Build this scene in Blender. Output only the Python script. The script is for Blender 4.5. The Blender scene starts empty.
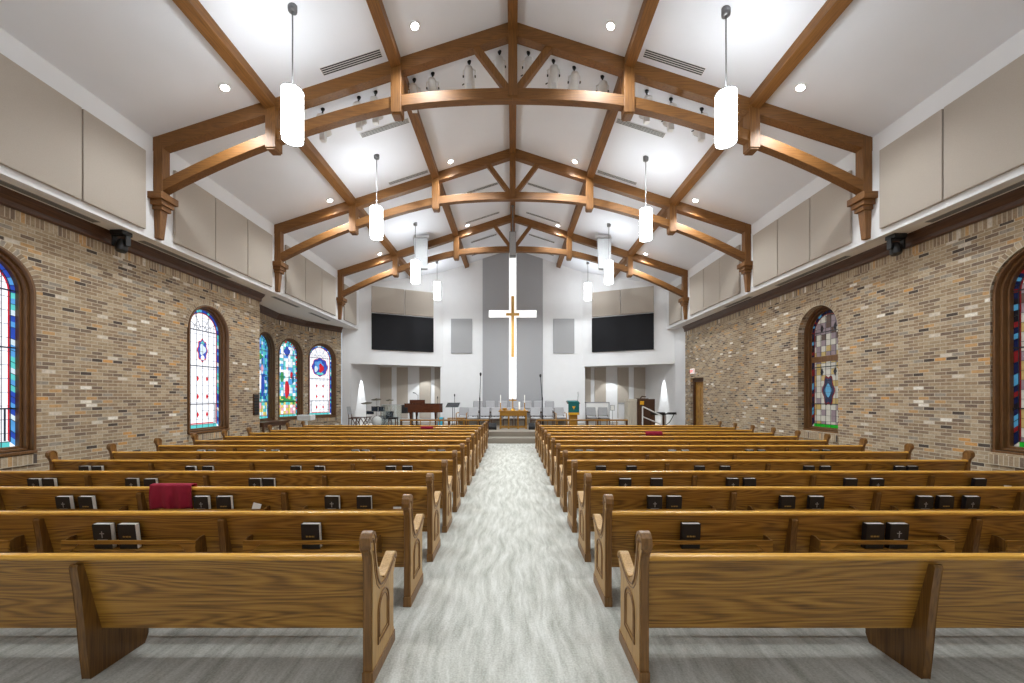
import bpy, math, random
from mathutils import Vector, Matrix
PI = math.pi
R = math.radians
random.seed(7)
C = bpy.context.scene.collection

# ------------------------------------------------------------------ materials
MATS = {}
def srgb(r, g, b):
    f = lambda c: (c/255/12.92) if c/255 <= .04045 else ((c/255+.055)/1.055)**2.4
    return (f(r), f(g), f(b), 1)
class NT:
    def __init__(s, name):
        s.m = bpy.data.materials.new(name); s.m.use_nodes = True
        s.t = s.m.node_tree; s.b = s.t.nodes['Principled BSDF']
    def n(s, typ, **k):
        nd = s.t.nodes.new(typ)
        for a, v in k.items(): setattr(nd, a, v)
        return nd
    def l(s, a, b): s.t.links.new(a, b)
    def math(s, op, a, b=None, clamp=False):
        nd = s.n('ShaderNodeMath', operation=op); nd.use_clamp = clamp
        for i, v in enumerate((a, b)):
            if v is None: continue
            if isinstance(v, (int, float)): nd.inputs[i].default_value = v
            else: s.l(v, nd.inputs[i])
        return nd.outputs[0]
    def ramp(s, fac, stops, interp='LINEAR'):
        r = s.n('ShaderNodeValToRGB'); cr = r.color_ramp; cr.interpolation = interp
        while len(cr.elements) < len(stops): cr.elements.new(.5)
        for e, (p, c) in zip(cr.elements, stops): e.position = p; e.color = c
        s.l(fac, r.inputs[0]); return r.outputs[0]
    def mix(s, fac, a, b, mode='MIX'):
        m = s.n('ShaderNodeMix', data_type='RGBA', blend_type=mode)
        for sock, v in ((m.inputs['Factor'], fac), (m.inputs['A'], a), (m.inputs['B'], b)):
            if isinstance(v, (int, float)): sock.default_value = v
            elif isinstance(v, tuple): sock.default_value = v
            else: s.l(v, sock)
        return m.outputs['Result']
    # Mix node has duplicate socket names for different types; use explicit indices
def _mix(s, fac, a, b, mode='MIX'):
    m = s.n('ShaderNodeMix', data_type='RGBA', blend_type=mode)
    for i, v in ((0, fac), (6, a), (7, b)):
        if isinstance(v, (int, float)): m.inputs[i].default_value = v
        elif isinstance(v, tuple): m.inputs[i].default_value = v
        else: s.l(v, m.inputs[i])
    return m.outputs[2]
NT.mix = _mix

def plain(name, col, rough=.6, metal=0, noise=.06, scale=30, bump=0, spec=.5):
    t = NT(name)
    tc = t.n('ShaderNodeTexCoord')
    nz = t.n('ShaderNodeTexNoise'); nz.inputs['Scale'].default_value = scale; nz.inputs['Detail'].default_value = 3
    t.l(tc.outputs['Object'], nz.inputs['Vector'])
    lo = tuple(c*(1-noise) for c in col[:3])+(1,); hi = tuple(min(1, c*(1+noise)) for c in col[:3])+(1,)
    t.l(t.ramp(nz.outputs['Fac'], [(.3, lo), (.7, hi)]), t.b.inputs['Base Color'])
    t.b.inputs['Roughness'].default_value = rough; t.b.inputs['Metallic'].default_value = metal
    t.b.inputs['Specular IOR Level'].default_value = spec
    if bump:
        bp = t.n('ShaderNodeBump'); bp.inputs['Strength'].default_value = bump; bp.inputs['Distance'].default_value = .01
        t.l(nz.outputs['Fac'], bp.inputs['Height']); t.l(bp.outputs[0], t.b.inputs['Normal'])
    MATS[name] = t.m; return t.m

def wood(name, dark, mid, light, axis='x', grain=1.0, rough=.38, fig=.15):
    """long-grained wood; grain runs along the given object axis"""
    t = NT(name)
    tc = t.n('ShaderNodeTexCoord'); oi = t.n('ShaderNodeObjectInfo')
    off = t.n('ShaderNodeVectorMath', operation='SCALE'); off.inputs[0].default_value = (13, 7, 5); t.l(oi.outputs['Random'], off.inputs['Scale'])
    add = t.n('ShaderNodeVectorMath', operation='ADD'); t.l(tc.outputs['Object'], add.inputs[0]); t.l(off.outputs[0], add.inputs[1])
    mp = t.n('ShaderNodeMapping'); a, b = .55*grain, 6*grain
    mp.inputs['Scale'].default_value = {'x': (a, b, b), 'y': (b, a, b), 'z': (b, b, a)}[axis]
    t.l(add.outputs[0], mp.inputs['Vector'])
    n1 = t.n('ShaderNodeTexNoise'); n1.inputs['Scale'].default_value = 1.0; n1.inputs['Detail'].default_value = 1; n1.inputs['Roughness'].default_value = .35
    t.l(mp.outputs[0], n1.inputs['Vector'])
    rings = t.math('SINE', t.math('MULTIPLY', n1.outputs['Fac'], 105))
    mp2 = t.n('ShaderNodeMapping'); a, b = 3*grain, 90*grain
    mp2.inputs['Scale'].default_value = {'x': (a, b, b), 'y': (b, a, b), 'z': (b, b, a)}[axis]
    t.l(add.outputs[0], mp2.inputs['Vector'])
    n2 = t.n('ShaderNodeTexNoise'); n2.inputs['Scale'].default_value = 1; n2.inputs['Detail'].default_value = 4
    t.l(mp2.outputs[0], n2.inputs['Vector'])
    f = t.math('ADD', t.math('MULTIPLY', rings, fig), t.math('ADD', t.math('MULTIPLY', n2.outputs['Fac'], .9), .02))
    t.l(t.ramp(f, [(.12, dark), (.45, mid), (.8, light)]), t.b.inputs['Base Color'])
    t.b.inputs['Roughness'].default_value = rough
    bp = t.n('ShaderNodeBump'); bp.inputs['Strength'].default_value = .12; bp.inputs['Distance'].default_value = .004
    t.l(n2.outputs['Fac'], bp.inputs['Height']); t.l(bp.outputs[0], t.b.inputs['Normal'])
    MATS[name] = t.m; return t.m

def brick(name, bw, bh, stagger=.5, seed=0):
    t = NT(name)
    uv = t.n('ShaderNodeUVMap'); uv.uv_map = 'UVMap'
    sp = t.n('ShaderNodeSeparateXYZ'); t.l(uv.outputs[0], sp.inputs[0])
    V = t.math('DIVIDE', sp.outputs[1], bh); row = t.math('FLOOR', V)
    U = t.math('ADD', t.math('DIVIDE', sp.outputs[0], bw), t.math('MULTIPLY', t.math('MODULO', t.math('ABSOLUTE', row), 2), stagger))
    col = t.math('FLOOR', U)
    fu = t.math('SUBTRACT', U, col); fv = t.math('SUBTRACT', V, row)
    mo = .0125
    mask = t.math('MAXIMUM', t.math('LESS_THAN', fu, mo/bw), t.math('LESS_THAN', fv, mo/bh))
    cb = t.n('ShaderNodeCombineXYZ'); t.l(col, cb.inputs[0]); t.l(row, cb.inputs[1]); cb.inputs[2].default_value = seed
    wn = t.n('ShaderNodeTexWhiteNoise', noise_dimensions='3D'); t.l(cb.outputs[0], wn.inputs['Vector'])
    stops = [(0, srgb(84, 74, 68)), (.02, srgb(124, 106, 92)), (.12, srgb(142, 122, 102)), (.28, srgb(154, 132, 108)), (.44, srgb(163, 143, 117)),
             (.6, srgb(172, 152, 126)), (.74, srgb(180, 161, 136)), (.86, srgb(190, 152, 108)), (.9, srgb(152, 142, 130)), (.955, srgb(200, 150, 92)), (.967, srgb(206, 196, 182)), (.988, srgb(232, 226, 216))]
    c = t.ramp(wn.outputs['Value'], stops, 'CONSTANT')
    nz = t.n('ShaderNodeTexNoise'); nz.inputs['Scale'].default_value = 17; nz.inputs['Detail'].default_value = 6; nz.inputs['Roughness'].default_value = .8
    t.l(uv.outputs[0], nz.inputs['Vector'])
    c = t.mix(.75, c, t.ramp(nz.outputs['Fac'], [(.3, (.5, .48, .46, 1)), (.5, (.95, .95, .95, 1)), (.72, (1.35, 1.33, 1.3, 1))]), 'MULTIPLY')
    c = t.mix(mask, c, srgb(190, 178, 158))
    t.l(c, t.b.inputs['Base Color']); t.b.inputs['Roughness'].default_value = .85; t.b.inputs['Specular IOR Level'].default_value = .2
    h = t.math('ADD', t.math('MULTIPLY', mask, -1), t.math('MULTIPLY', nz.outputs['Fac'], .6))
    bp = t.n('ShaderNodeBump'); bp.inputs['Strength'].default_value = .5; bp.inputs['Distance'].default_value = .008
    t.l(h, bp.inputs['Height']); t.l(bp.outputs[0], t.b.inputs['Normal'])
    MATS[name] = t.m; return t.m

def emis(name, col, strength, base=None, rough=.3):
    t = NT(name); t.b.inputs['Base Color'].default_value = base or col
    t.b.inputs['Emission Color'].default_value = col; t.b.inputs['Emission Strength'].default_value = strength
    t.b.inputs['Roughness'].default_value = rough
    MATS[name] = t.m; return t.m

OAK = (srgb(84, 54, 14), srgb(154, 108, 40), srgb(186, 140, 60))
wood('oak_x', *OAK, axis='x'); wood('oak_support', srgb(60, 38, 14), srgb(112, 76, 32), srgb(140, 100, 46), axis='z', fig=.06); wood('oak_z', *OAK, axis='z'); wood('oak_y', *OAK, axis='y')  # oak_support: dark brown, with the shade on the supports painted in
wood('oak_end', srgb(132, 94, 46), srgb(176, 136, 78), srgb(196, 158, 98), axis='z', rough=.42, fig=.06)
wood('oak_cap', srgb(160, 106, 34), srgb(208, 154, 62), srgb(226, 176, 86), axis='x', rough=.22, fig=.05)  # paler than OAK: the highlight along the pew caps is put into this colour
wood('oak_edge', srgb(84, 56, 24), srgb(124, 86, 42), srgb(150, 108, 56), axis='z', fig=.06)
BEAM = (srgb(70, 42, 12), srgb(116, 74, 28), srgb(140, 94, 42))
wood('beam_x', *BEAM, axis='x', grain=.8, rough=.55, fig=.06); wood('beam_y', *BEAM, axis='y', grain=.8, rough=.55, fig=.06); wood('beam_z', *BEAM, axis='z', grain=.8, rough=.55, fig=.06)
DK = (srgb(44, 26, 14), srgb(78, 48, 28), srgb(100, 64, 38))
wood('dark_x', *DK, axis='x', grain=.8, fig=.06); wood('dark_y', *DK, axis='y', grain=.8, fig=.06); wood('dark_z', *DK, axis='z', grain=.8, fig=.06)
FR = (srgb(66, 42, 20), srgb(108, 74, 42), srgb(130, 92, 54))
wood('frame_wood', *FR, axis='z', grain=1.2, rough=.42, fig=.05)
wood('gold_oak', srgb(96, 62, 18), srgb(156, 110, 32), srgb(186, 140, 52), axis='x', fig=.05)
wood('piano_wood', srgb(48, 24, 16), srgb(78, 42, 28), srgb(96, 54, 38), axis='x', rough=.12, fig=.05)
brick('brick_running', .203, .0677)
brick('brick_soldier', .0677, .205, 0, 3)
brick('brick_arch', .0677, .11, 0, 5)
plain('ceiling_paint', srgb(226, 228, 235), .9, noise=.01, scale=2)
plain('wall_paint', srgb(226, 226, 228), .85, noise=.012, scale=3)
plain('trim_paint', srgb(234, 233, 232), .7, noise=.01)
plain('grey_paint', srgb(160, 160, 163), .85, noise=.03, scale=60)
plain('tan_fabric', srgb(176, 166, 155), .95, noise=.05, scale=160, bump=.2)
plain('grey_fabric', srgb(158, 158, 160), .95, noise=.06, scale=120, bump=.2)
plain('seat_fabric', srgb(172, 171, 174), .95, noise=.06, scale=120)
plain('black_plastic', srgb(22, 22, 24), .45)
plain('black_metal', srgb(30, 30, 32), .4, .6)
plain('screen_black', srgb(30, 30, 33), .7, noise=.02, spec=.15)
plain('white_plastic', srgb(226, 226, 226), .4, noise=.02)
plain('chrome', srgb(190, 192, 196), .25, .9)
plain('grey_metal', srgb(120, 120, 122), .4, .7)
plain('brass', srgb(206, 150, 48), .28, .8)
plain('gold_paint', srgb(206, 160, 84), .4, .3)
plain('book_black', srgb(24, 24, 30), .45)
plain('paper', srgb(232, 230, 224), .9, noise=.03, scale=200)
plain('gold_foil', srgb(190, 160, 90), .4, .5)
plain('silver_foil', srgb(170, 172, 178), .4, .4)
plain('red_cloth', srgb(136, 14, 44), .95, noise=.25, scale=220)
plain('teal_cloth', srgb(10, 98, 98), .8, noise=.08, scale=90)
plain('gold_cloth', srgb(226, 168, 30), .6, noise=.1, scale=90)
plain('slot_mid', srgb(112, 112, 114), .8)
plain('slot_dark', srgb(52, 52, 54), .8)
plain('slot_grey', srgb(150, 150, 152), .7)
plain('lead', srgb(54, 66, 86), .5, .4)
plain('lead_dark', srgb(46, 46, 48), .5, .4)
plain('drum_shell', srgb(44, 54, 72), .2, .4, noise=.3)
plain('drum_head', srgb(224, 224, 222), .5)
plain('cymbal', srgb(120, 112, 98), .35, .7)
plain('beige_panel', srgb(188, 180, 166), .8)
plain('organ_wood', srgb(70, 46, 32), .4, noise=.15)
plain('aqua_cloth', srgb(62, 176, 208), .7)
plain('wax', srgb(240, 238, 230), .5)
plain('speaker_grille', srgb(160, 161, 163), .8, noise=.2, scale=90)
plain('rubber', srgb(40, 32, 26), .8)
emis('pendant_glow', (.93, .985, 1, 1), 11.0, (1, 1, 1, 1))
emis('downlight_glow', (1, .99, .98, 1), 30.0)
emis('cross_glow', (1, 1, 1, 1), .75, (1, 1, 1, 1))
emis('exit_face', srgb(250, 238, 234), .35)
emis('exit_red', srgb(214, 30, 24), .9)
# stained glass (daylight behind it: it gives off light)
GL = {'g_white': ((.93, .95, 1, 1), 1.0), 'g_pale': (srgb(206, 224, 236), .95), 'g_blue': (srgb(52, 84, 190), .75), 'g_sky': (srgb(90, 160, 224), .85),
      'g_aqua': (srgb(96, 206, 206), .85), 'g_red': (srgb(206, 26, 44), .8), 'g_green': (srgb(46, 150, 84), .8), 'g_yellow': (srgb(226, 206, 110), .85),
      'g_violet': (srgb(120, 80, 170), .7), 'g_teal': (srgb(24, 116, 150), .8), 'g_pink': (srgb(232, 170, 190), .85),
      'd_pearl': (srgb(196, 192, 180), .5), 'd_amber': (srgb(184, 160, 104), .5), 'd_mauve': (srgb(150, 134, 140), .42), 'd_brown': (srgb(104, 84, 76), .35),
      'd_navy': (srgb(26, 34, 72), .4), 'd_green': (srgb(30, 160, 44), .6), 'd_blue': (srgb(80, 150, 190), .5), 'd_red': (srgb(120, 30, 34), .5), 'd_black': (srgb(34, 32, 40), .3)}
for k, (c, s) in GL.items():
    t = NT(k); t.b.inputs['Roughness'].default_value = .15
    tc = t.n('ShaderNodeTexCoord'); nz = t.n('ShaderNodeTexNoise'); nz.inputs['Scale'].default_value = 9; nz.inputs['Detail'].default_value = 3
    t.l(tc.outputs['Object'], nz.inputs['Vector'])
    cc = t.mix(.35 if k[0] == 'd' else .15, c, t.ramp(nz.outputs['Fac'], [(.3, (.35, .3, .35, 1)), (.7, (1.3, 1.3, 1.2, 1))]), 'MULTIPLY')
    t.l(cc, t.b.inputs['Emission Color']); t.b.inputs['Emission Strength'].default_value = s
    t.b.inputs['Base Color'].default_value = tuple(x*.4 for x in c[:3])+(1,)
    MATS[k] = t.m
# carpet
t = NT('carpet')
tc = t.n('ShaderNodeTexCoord'); mp = t.n('ShaderNodeMapping'); mp.inputs['Scale'].default_value = (13, 1.7, 1)
dn = t.n('ShaderNodeTexNoise'); dn.inputs['Scale'].default_value = .9; dn.inputs['Detail'].default_value = 2
t.l(tc.outputs['Object'], dn.inputs['Vector'])
ad = t.n('ShaderNodeVectorMath', operation='MULTIPLY_ADD'); ad.inputs[1].default_value = (.26, .26, 0)
t.l(dn.outputs['Color'], ad.inputs[0]); t.l(tc.outputs['Object'], ad.inputs[2]); t.l(ad.outputs[0], mp.inputs['Vector'])
n1 = t.n('ShaderNodeTexNoise'); n1.inputs['Scale'].default_value = 1; n1.inputs['Detail'].default_value = 5; n1.inputs['Roughness'].default_value = .62
t.l(mp.outputs[0], n1.inputs['Vector'])
n2 = t.n('ShaderNodeTexNoise'); n2.inputs['Scale'].default_value = 70; n2.inputs['Detail'].default_value = 2
t.l(tc.outputs['Object'], n2.inputs['Vector'])
f = t.math('ADD', t.math('MULTIPLY', n1.outputs['Fac'], .68), t.math('MULTIPLY', n2.outputs['Fac'], .32))
t.l(t.ramp(f, [(.36, srgb(158, 158, 150)), (.49, srgb(184, 184, 177)), (.62, srgb(206, 206, 201))]), t.b.inputs['Base Color'])
t.b.inputs['Roughness'].default_value = 1; t.b.inputs['Specular IOR Level'].default_value = .1
bp = t.n('ShaderNodeBump'); bp.inputs['Strength'].default_value = .4; bp.inputs['Distance'].default_value = .01
t.l(n2.outputs['Fac'], bp.inputs['Height']); t.l(bp.outputs[0], t.b.inputs['Normal'])
MATS['carpet'] = t.m
plain('stage_carpet', srgb(152, 144, 133), 1, noise=.08, scale=60)
t = NT('clear_plastic'); t.b.inputs['Transmission Weight'].default_value = .95; t.b.inputs['Roughness'].default_value = .05
t.b.inputs['Base Color'].default_value = srgb(214, 238, 236); t.b.inputs['Alpha'].default_value = .35; MATS['clear_plastic'] = t.m

# ------------------------------------------------------------------ mesh builder
class MB:
    def __init__(s): s.v = []; s.f = []; s.m = []; s.uv = []; s.sm = []
    def add(s, vs, fs, m=0, uvs=None, smooth=False):
        o = len(s.v); s.v += [tuple(v) for v in vs]
        for i, f in enumerate(fs):
            s.f.append([o+k for k in f]); s.m.append(m); s.sm.append(smooth); s.uv.append(uvs[i] if uvs else None)
    def box(s, a, b, m=0):
        x0, y0, z0 = a; x1, y1, z1 = b
        s.add([(x0,y0,z0),(x1,y0,z0),(x1,y1,z0),(x0,y1,z0),(x0,y0,z1),(x1,y0,z1),(x1,y1,z1),(x0,y1,z1)],
              [(0,3,2,1),(4,5,6,7),(0,1,5,4),(1,2,6,5),(2,3,7,6),(3,0,4,7)], m)
    def hexa(s, p, m=0):
        s.add(p, [(0,3,2,1),(4,5,6,7),(0,1,5,4),(1,2,6,5),(2,3,7,6),(3,0,4,7)], m)
    def prism(s, poly, h0, h1, plane='xz', m=0):
        """poly in plane; extruded along the third axis from h0 to h1"""
        P = {'xz': lambda a, b, h: (a, h, b), 'yz': lambda a, b, h: (h, a, b), 'xy': lambda a, b, h: (a, b, h)}[plane]
        n = len(poly); vs = [P(a, b, h0) for a, b in poly]+[P(a, b, h1) for a, b in poly]
        s.add(vs, [tuple(range(n)), tuple(range(2*n-1, n-1, -1))]+[(i, (i+1) % n, n+(i+1) % n, n+i) for i in range(n)], m)
    def strip(s, top, bot, h0, h1, plane='xz', m=0):
        """closed band between two poly-lines of equal length, extruded"""
        P = {'xz': lambda a, b, h: (a, h, b), 'yz': lambda a, b, h: (h, a, b), 'xy': lambda a, b, h: (a, b, h)}[plane]
        n = len(top); vs = [P(*p, h0) for p in top]+[P(*p, h0) for p in bot]+[P(*p, h1) for p in top]+[P(*p, h1) for p in bot]
        fs = []
        for i in range(n-1):
            fs += [(i, i+1, n+i+1, n+i), (2*n+i, 3*n+i, 3*n+i+1, 2*n+i+1), (i, 2*n+i, 2*n+i+1, i+1), (n+i, n+i+1, 3*n+i+1, 3*n+i)]
        fs += [(0, n, 3*n, 2*n), (n-1, 3*n-1, 4*n-1, 2*n-1)]
        s.add(vs, fs, m)
    def lathe(s, prof, c=(0,0,0), n=16, m=0, axis='z', smooth=True, ring=False):
        vs = []; fs = []
        for r, h in prof:
            for i in range(n):
                a = 2*PI*i/n; x, y = r*math.cos(a), r*math.sin(a)
                p = {'z': (x, y, h), 'y': (x, h, y), 'x': (h, x, y)}[axis]
                vs.append((p[0]+c[0], p[1]+c[1], p[2]+c[2]))
        k = len(prof)
        for j in range(k if ring else k-1):
            j2 = (j+1) % k
            for i in range(n): fs.append((j*n+i, j*n+(i+1) % n, j2*n+(i+1) % n, j2*n+i))
        s.add(vs, fs, m, smooth=smooth and not ring)
        if ring: return
        s.add([vs[i] for i in range(n)], [tuple(range(n))], m); s.add([vs[(k-1)*n+i] for i in range(n)], [tuple(range(n))], m)
    def tube(s, pts, r, n=8, m=0, closed=False):
        pts = [Vector(p) for p in pts]; k = len(pts); vs = []; fs = []
        rr = r if isinstance(r, (list, tuple)) else [r]*k
        up = None
        for i, p in enumerate(pts):
            a = pts[(i-1) % k] if (closed or i > 0) else p; b = pts[(i+1) % k] if (closed or i < k-1) else p
            d = (b-a).normalized()
            if up is None: up = d.orthogonal().normalized()
            up = (up-d*up.dot(d)); up = up.normalized() if up.length > 1e-6 else d.orthogonal().normalized()
            sd = d.cross(up)
            for j in range(n):
                t_ = 2*PI*j/n; vs.append(tuple(p+(up*math.cos(t_)+sd*math.sin(t_))*rr[i]))
        for i in range(k if closed else k-1):
            for j in range(n):
                i2 = (i+1) % k; fs.append((i*n+j, i*n+(j+1) % n, i2*n+(j+1) % n, i2*n+j))
        s.add(vs, fs, m, smooth=True)
        if not closed: s.add([vs[j] for j in range(n)], [tuple(range(n))], m); s.add([vs[(k-1)*n+j] for j in range(n)], [tuple(range(n))], m)
    def bar(s, a, b, w, h, m=0, up=(0, 0, 1)):
        """rectangular bar from a to b, w wide, h deep along up"""
        a, b = Vector(a), Vector(b); d = (b-a).normalized(); u = Vector(up); u = (u-d*u.dot(d)).normalized(); sd = d.cross(u)
        q = [(-1,-1),(1,-1),(1,1),(-1,1)]
        s.hexa([tuple(p+sd*(x*w/2)+u*(y*h/2)) for p in (a, b) for x, y in q], m)
    def build(s, name, mats, parent=None, loc=None, rotz=0, bevel=0, kind=None):
        me = bpy.data.meshes.new(name); me.from_pydata(s.v, [], s.f); me.validate()
        if isinstance(mats, str): mats = [mats]
        for x in mats: me.materials.append(MATS[x])
        if any(u for u in s.uv):
            l = me.uv_layers.new(name='UVMap')
            for p in me.polygons:
                u = s.uv[p.index]
                if u:
                    for li, c in zip(p.loop_indices, u): l.data[li].uv = c
        for p in me.polygons: p.material_index = s.m[p.index]; p.use_smooth = s.sm[p.index]
        o = bpy.data.objects.new(name, me); C.objects.link(o)
        if parent: o.parent = parent
        if loc: o.location = loc
        o.rotation_euler.z = rotz
        if bevel:
            b = o.modifiers.new('bevel', 'BEVEL'); b.width = bevel; b.segments = 2; b.limit_method = 'ANGLE'; b.angle_limit = R(35)
        if kind: o['kind'] = kind
        return o
def tag(o, label, cat, group=None, kind=None):
    o['label'] = label; o['category'] = cat
    if group: o['group'] = group
    if kind: o['kind'] = kind
    return o
def thing(name, label, cat, loc=(0,0,0), rotz=0, group=None, kind=None):
    o = bpy.data.objects.new(name, None); C.objects.link(o); o.location = loc; o.rotation_euler.z = rotz
    o.empty_display_size = .1
    return tag(o, label, cat, group, kind)
def struct(o, label, cat): return tag(o, label, cat, kind='structure')
def copy_tree(o, parent=None):
    c = o.copy(); C.objects.link(c); c.parent = parent
    for ch in list(o.children): copy_tree(ch, c)
    return c
def arc(cx, cz, r, a0, a1, n): return [(cx+r*math.cos(a0+(a1-a0)*i/n), cz+r*math.sin(a0+(a1-a0)*i/n)) for i in range(n+1)]

# ------------------------------------------------------------------ dimensions (metres): x right, y towards the chancel, z up
H = 1.835; F = 395.0; VX, VY = 512.7, 396.5
def X(px, d): return (px-VX)*d/F
def Z(py, d): return H+(VY-py)*d/F
WU, WB = 7.6, 8.17          # upper wall, brick wall
RIDGE, SL = 9.77, .324
LEDGE = 5.15
REAR = -3.2
ceil_z = lambda x: RIDGE-SL*abs(x)
STG = .39
BACK = 21.3

# ------------------------------------------------------------------ the room
m = MB(); m.box((-9.8, REAR, -.1), (8.6, 23, 0)); struct(m.build('floor', 'carpet'), 'pale grey patterned carpet running down the aisle and under the pews', 'floor')
m = MB()
for s in (-1, 1):
    a = [(0, RIDGE), (s*7.75, ceil_z(7.75)), (s*7.75, ceil_z(7.75)+.15), (0, RIDGE+.15)]
    m.prism(a, REAR, 23, 'xz')
struct(m.build('ceiling', 'ceiling_paint'), 'white sloping gabled ceiling over the nave', 'ceiling')

def wall(name, p0, p1, z0, z1, thick, mats, ops=(), soldier=False, label='', uoff=0):
    """wall from p0 to p1; room face at local y=0, body towards local +y.  ops: (uc, w, zsill, zspring, arch?)"""
    p0, p1 = Vector(p0), Vector(p1); L = (p1-p0).length; rz = math.atan2(p1.y-p0.y, p1.x-p0.x)
    m = MB()
    zt = z1-.205 if soldier else z1
    def q(pts, mi=0):
        for y in (0, thick):
            m.add([(u, y, z) for u, z in pts], [tuple(range(len(pts)))], mi, [[(u+uoff, z) for u, z in pts]])
    def rev(a, b):
        l = math.hypot(b[0]-a[0], b[1]-a[1]); horiz = abs(a[1]-b[1]) < abs(a[0]-b[0])
        uvs = [(a[0], 0), (b[0], 0), (b[0], thick), (a[0], thick)] if horiz else [(0, a[1]), (0, b[1]), (thick, b[1]), (thick, a[1])]
        m.add([(a[0], 0, a[1]), (b[0], 0, b[1]), (b[0], thick, b[1]), (a[0], thick, a[1])], [(0, 1, 2, 3)], 0, [uvs])
    u = 0
    for uc, w, zs, zp, ar in sorted(ops):
        u0, u1 = uc-w/2, uc+w/2
        q([(u, z0), (u0, z0), (u0, zt), (u, zt)])
        if zs > z0: q([(u0, z0), (u1, z0), (u1, zs), (u0, zs)]); rev((u0, zs), (u1, zs))
        rev((u0, zs), (u0, zp)); rev((u1, zs), (u1, zp))
        if ar:
            pts = arc(uc, zp, w/2, PI, 0, 24)
            for a, b in zip(pts, pts[1:]): q([a, b, (b[0], zt), (a[0], zt)]); rev(a, b)
        else: q([(u0, zp), (u1, zp), (u1, zt), (u0, zt)]); rev((u0, zp), (u1, zp))
        u = u1
    q([(u, z0), (L, z0), (L, zt), (u, zt)])
    if soldier: q([(0, zt), (L, zt), (L, z1), (0, z1)], 1)
    for uu in (0, L): m.add([(uu, 0, z0), (uu, thick, z0), (uu, thick, z1), (uu, 0, z1)], [(0, 1, 2, 3)], 0, [[(0, z0), (thick, z0), (thick, z1), (0, z1)]])
    m.add([(0, 0, z1), (L, 0, z1), (L, thick, z1), (0, thick, z1)], [(0, 1, 2, 3)], 0, [[(0, 0), (L, 0), (L, thick), (0, thick)]])
    o = m.build(name, mats, loc=(p0.x, p0.y, 0), rotz=rz)
    struct(o, label, 'wall'); return o
BR = ['brick_running', 'brick_soldier']
WIN = (1.42, .885, 3.57, True)
JOG = 12.75
A_, B_, C_, D_ = (-9.08, 13.3), (-9.42, 15.72), (-9.13, 17.33), (-8.24, 18.98)
wl = lambda y: y-REAR
wall('wall_left', (-WB, REAR), (-WB, JOG), 0, 4.93, .4, BR, [(wl(1.45), *WIN), (wl(6.05), *WIN), (wl(10.62), *WIN)], True, 'brown brick side wall on the left with arched stained glass windows')
wall('wall_left_bay_return', (-WB-.4, JOG), A_, 0, 4.93, .3, BR, (), True, 'short brick return where the left bay steps outward')
def seg(a, b): return math.hypot(b[0]-a[0], b[1]-a[1])
wall('wall_left_bay_near', A_, B_, 0, 4.93, .4, BR, [(1.62, *WIN)], True, 'brick bay wall on the left holding the blue narrow looking window')
wall('wall_left_bay_middle', B_, C_, 0, 4.93, .4, BR, [(seg(B_, C_)/2, 1.40, .885, 3.57, True)], True, 'brick bay wall on the left holding the pictorial window')
wall('wall_left_bay_far', C_, D_, 0, 4.93, .4, BR, [(seg(C_, D_)/2-.06, *WIN)], True, 'brick bay wall on the left next to the white chancel wall')
RY1 = 18.72
wr = lambda y: RY1-y
wall('wall_right', (WB, RY1), (WB, REAR), 0, 4.93, .4, BR, [(wr(17.55), 1.24, 0, 2.66, False), (wr(1.45), *WIN), (wr(6.05), *WIN), (wr(10.62), 1.40, .885, 3.57, True)], True,
     'brown brick side wall on the right with arched windows and a doorway')
wall('wall_rear', (8.6, REAR), (-8.6, REAR), 0, 10, .3, ['wall_paint'], (), False, 'white rear wall of the nave behind the last pew')
for s, nm in ((-1, 'left'), (1, 'right')):
    m = MB(); m.box((min(s*WU, s*7.75), REAR, LEDGE), (max(s*WU, s*7.75), 19.5, 7.36))
    struct(m.build('wall_upper_'+nm, 'wall_paint'), f'white clerestory wall above the ledge on the {nm}', 'wall')
# soffits
m = MB(); m.box((WU+.15, REAR, LEDGE), (8.6, 19.5, LEDGE+.12)); struct(m.build('trim_1', 'trim_paint'), 'white ledge soffit above the right brick wall', 'trim')
m = MB(); m.prism([(-WU-.15, REAR), (-8.6, REAR), (-8.6, 13), (-9.6, 13.2), (-9.85, 15.8), (-9.5, 17.6), (-8.6, 19.5), (-WU-.15, 19.5)], LEDGE, LEDGE+.12, 'xy')
struct(m.build('trim_2', 'trim_paint'), 'white ledge soffit above the left brick wall widening over the bay', 'trim')
def cornice(name, pts, side, label):
    """stepped wooden cornice along a poly-line, projecting into the room; mitred"""
    prof = [(0, 4.90), (.035, 4.90), (.05, 4.93), (.05, 5.0), (.075, 5.03), (.12, 5.10), (.13, LEDGE), (0, LEDGE)]
    pv = [Vector(p) for p in pts]; m = MB(); rings = []
    for i, p in enumerate(pv):
        ns = []
        for a, b in ((i-1, i), (i, i+1)):
            if 0 <= a and b < len(pv):
                d = (pv[b]-pv[a]).normalized(); ns.append(Vector((d.y, -d.x))*side)
        n = sum(ns, Vector((0, 0))).normalized(); k = 1/max(.5, n.dot(ns[0]))
        rings.append([(p.x+n.x*o*k, p.y+n.y*o*k, z) for o, z in prof])
    q = len(prof)
    for a, b in zip(rings, rings[1:]):
        m.add(a+b, [(j, (j+1) % q, q+(j+1) % q, q+j) for j in range(q)])
    m.add(rings[0], [tuple(range(q))]); m.add(rings[-1], [tuple(range(q))])
    return struct(m.build(name, 'dark_y'), label, 'trim')
cornice('trim_3', [(WB, REAR), (WB, RY1)], -1, 'dark wooden cornice along the top of the right brick wall')
cornice('trim_4', [(-WB, REAR), (-WB, JOG), (-9.08, JOG+.35), B_, C_, D_], 1, 'dark wooden cornice along the top of the left brick wall and bay')

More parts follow.
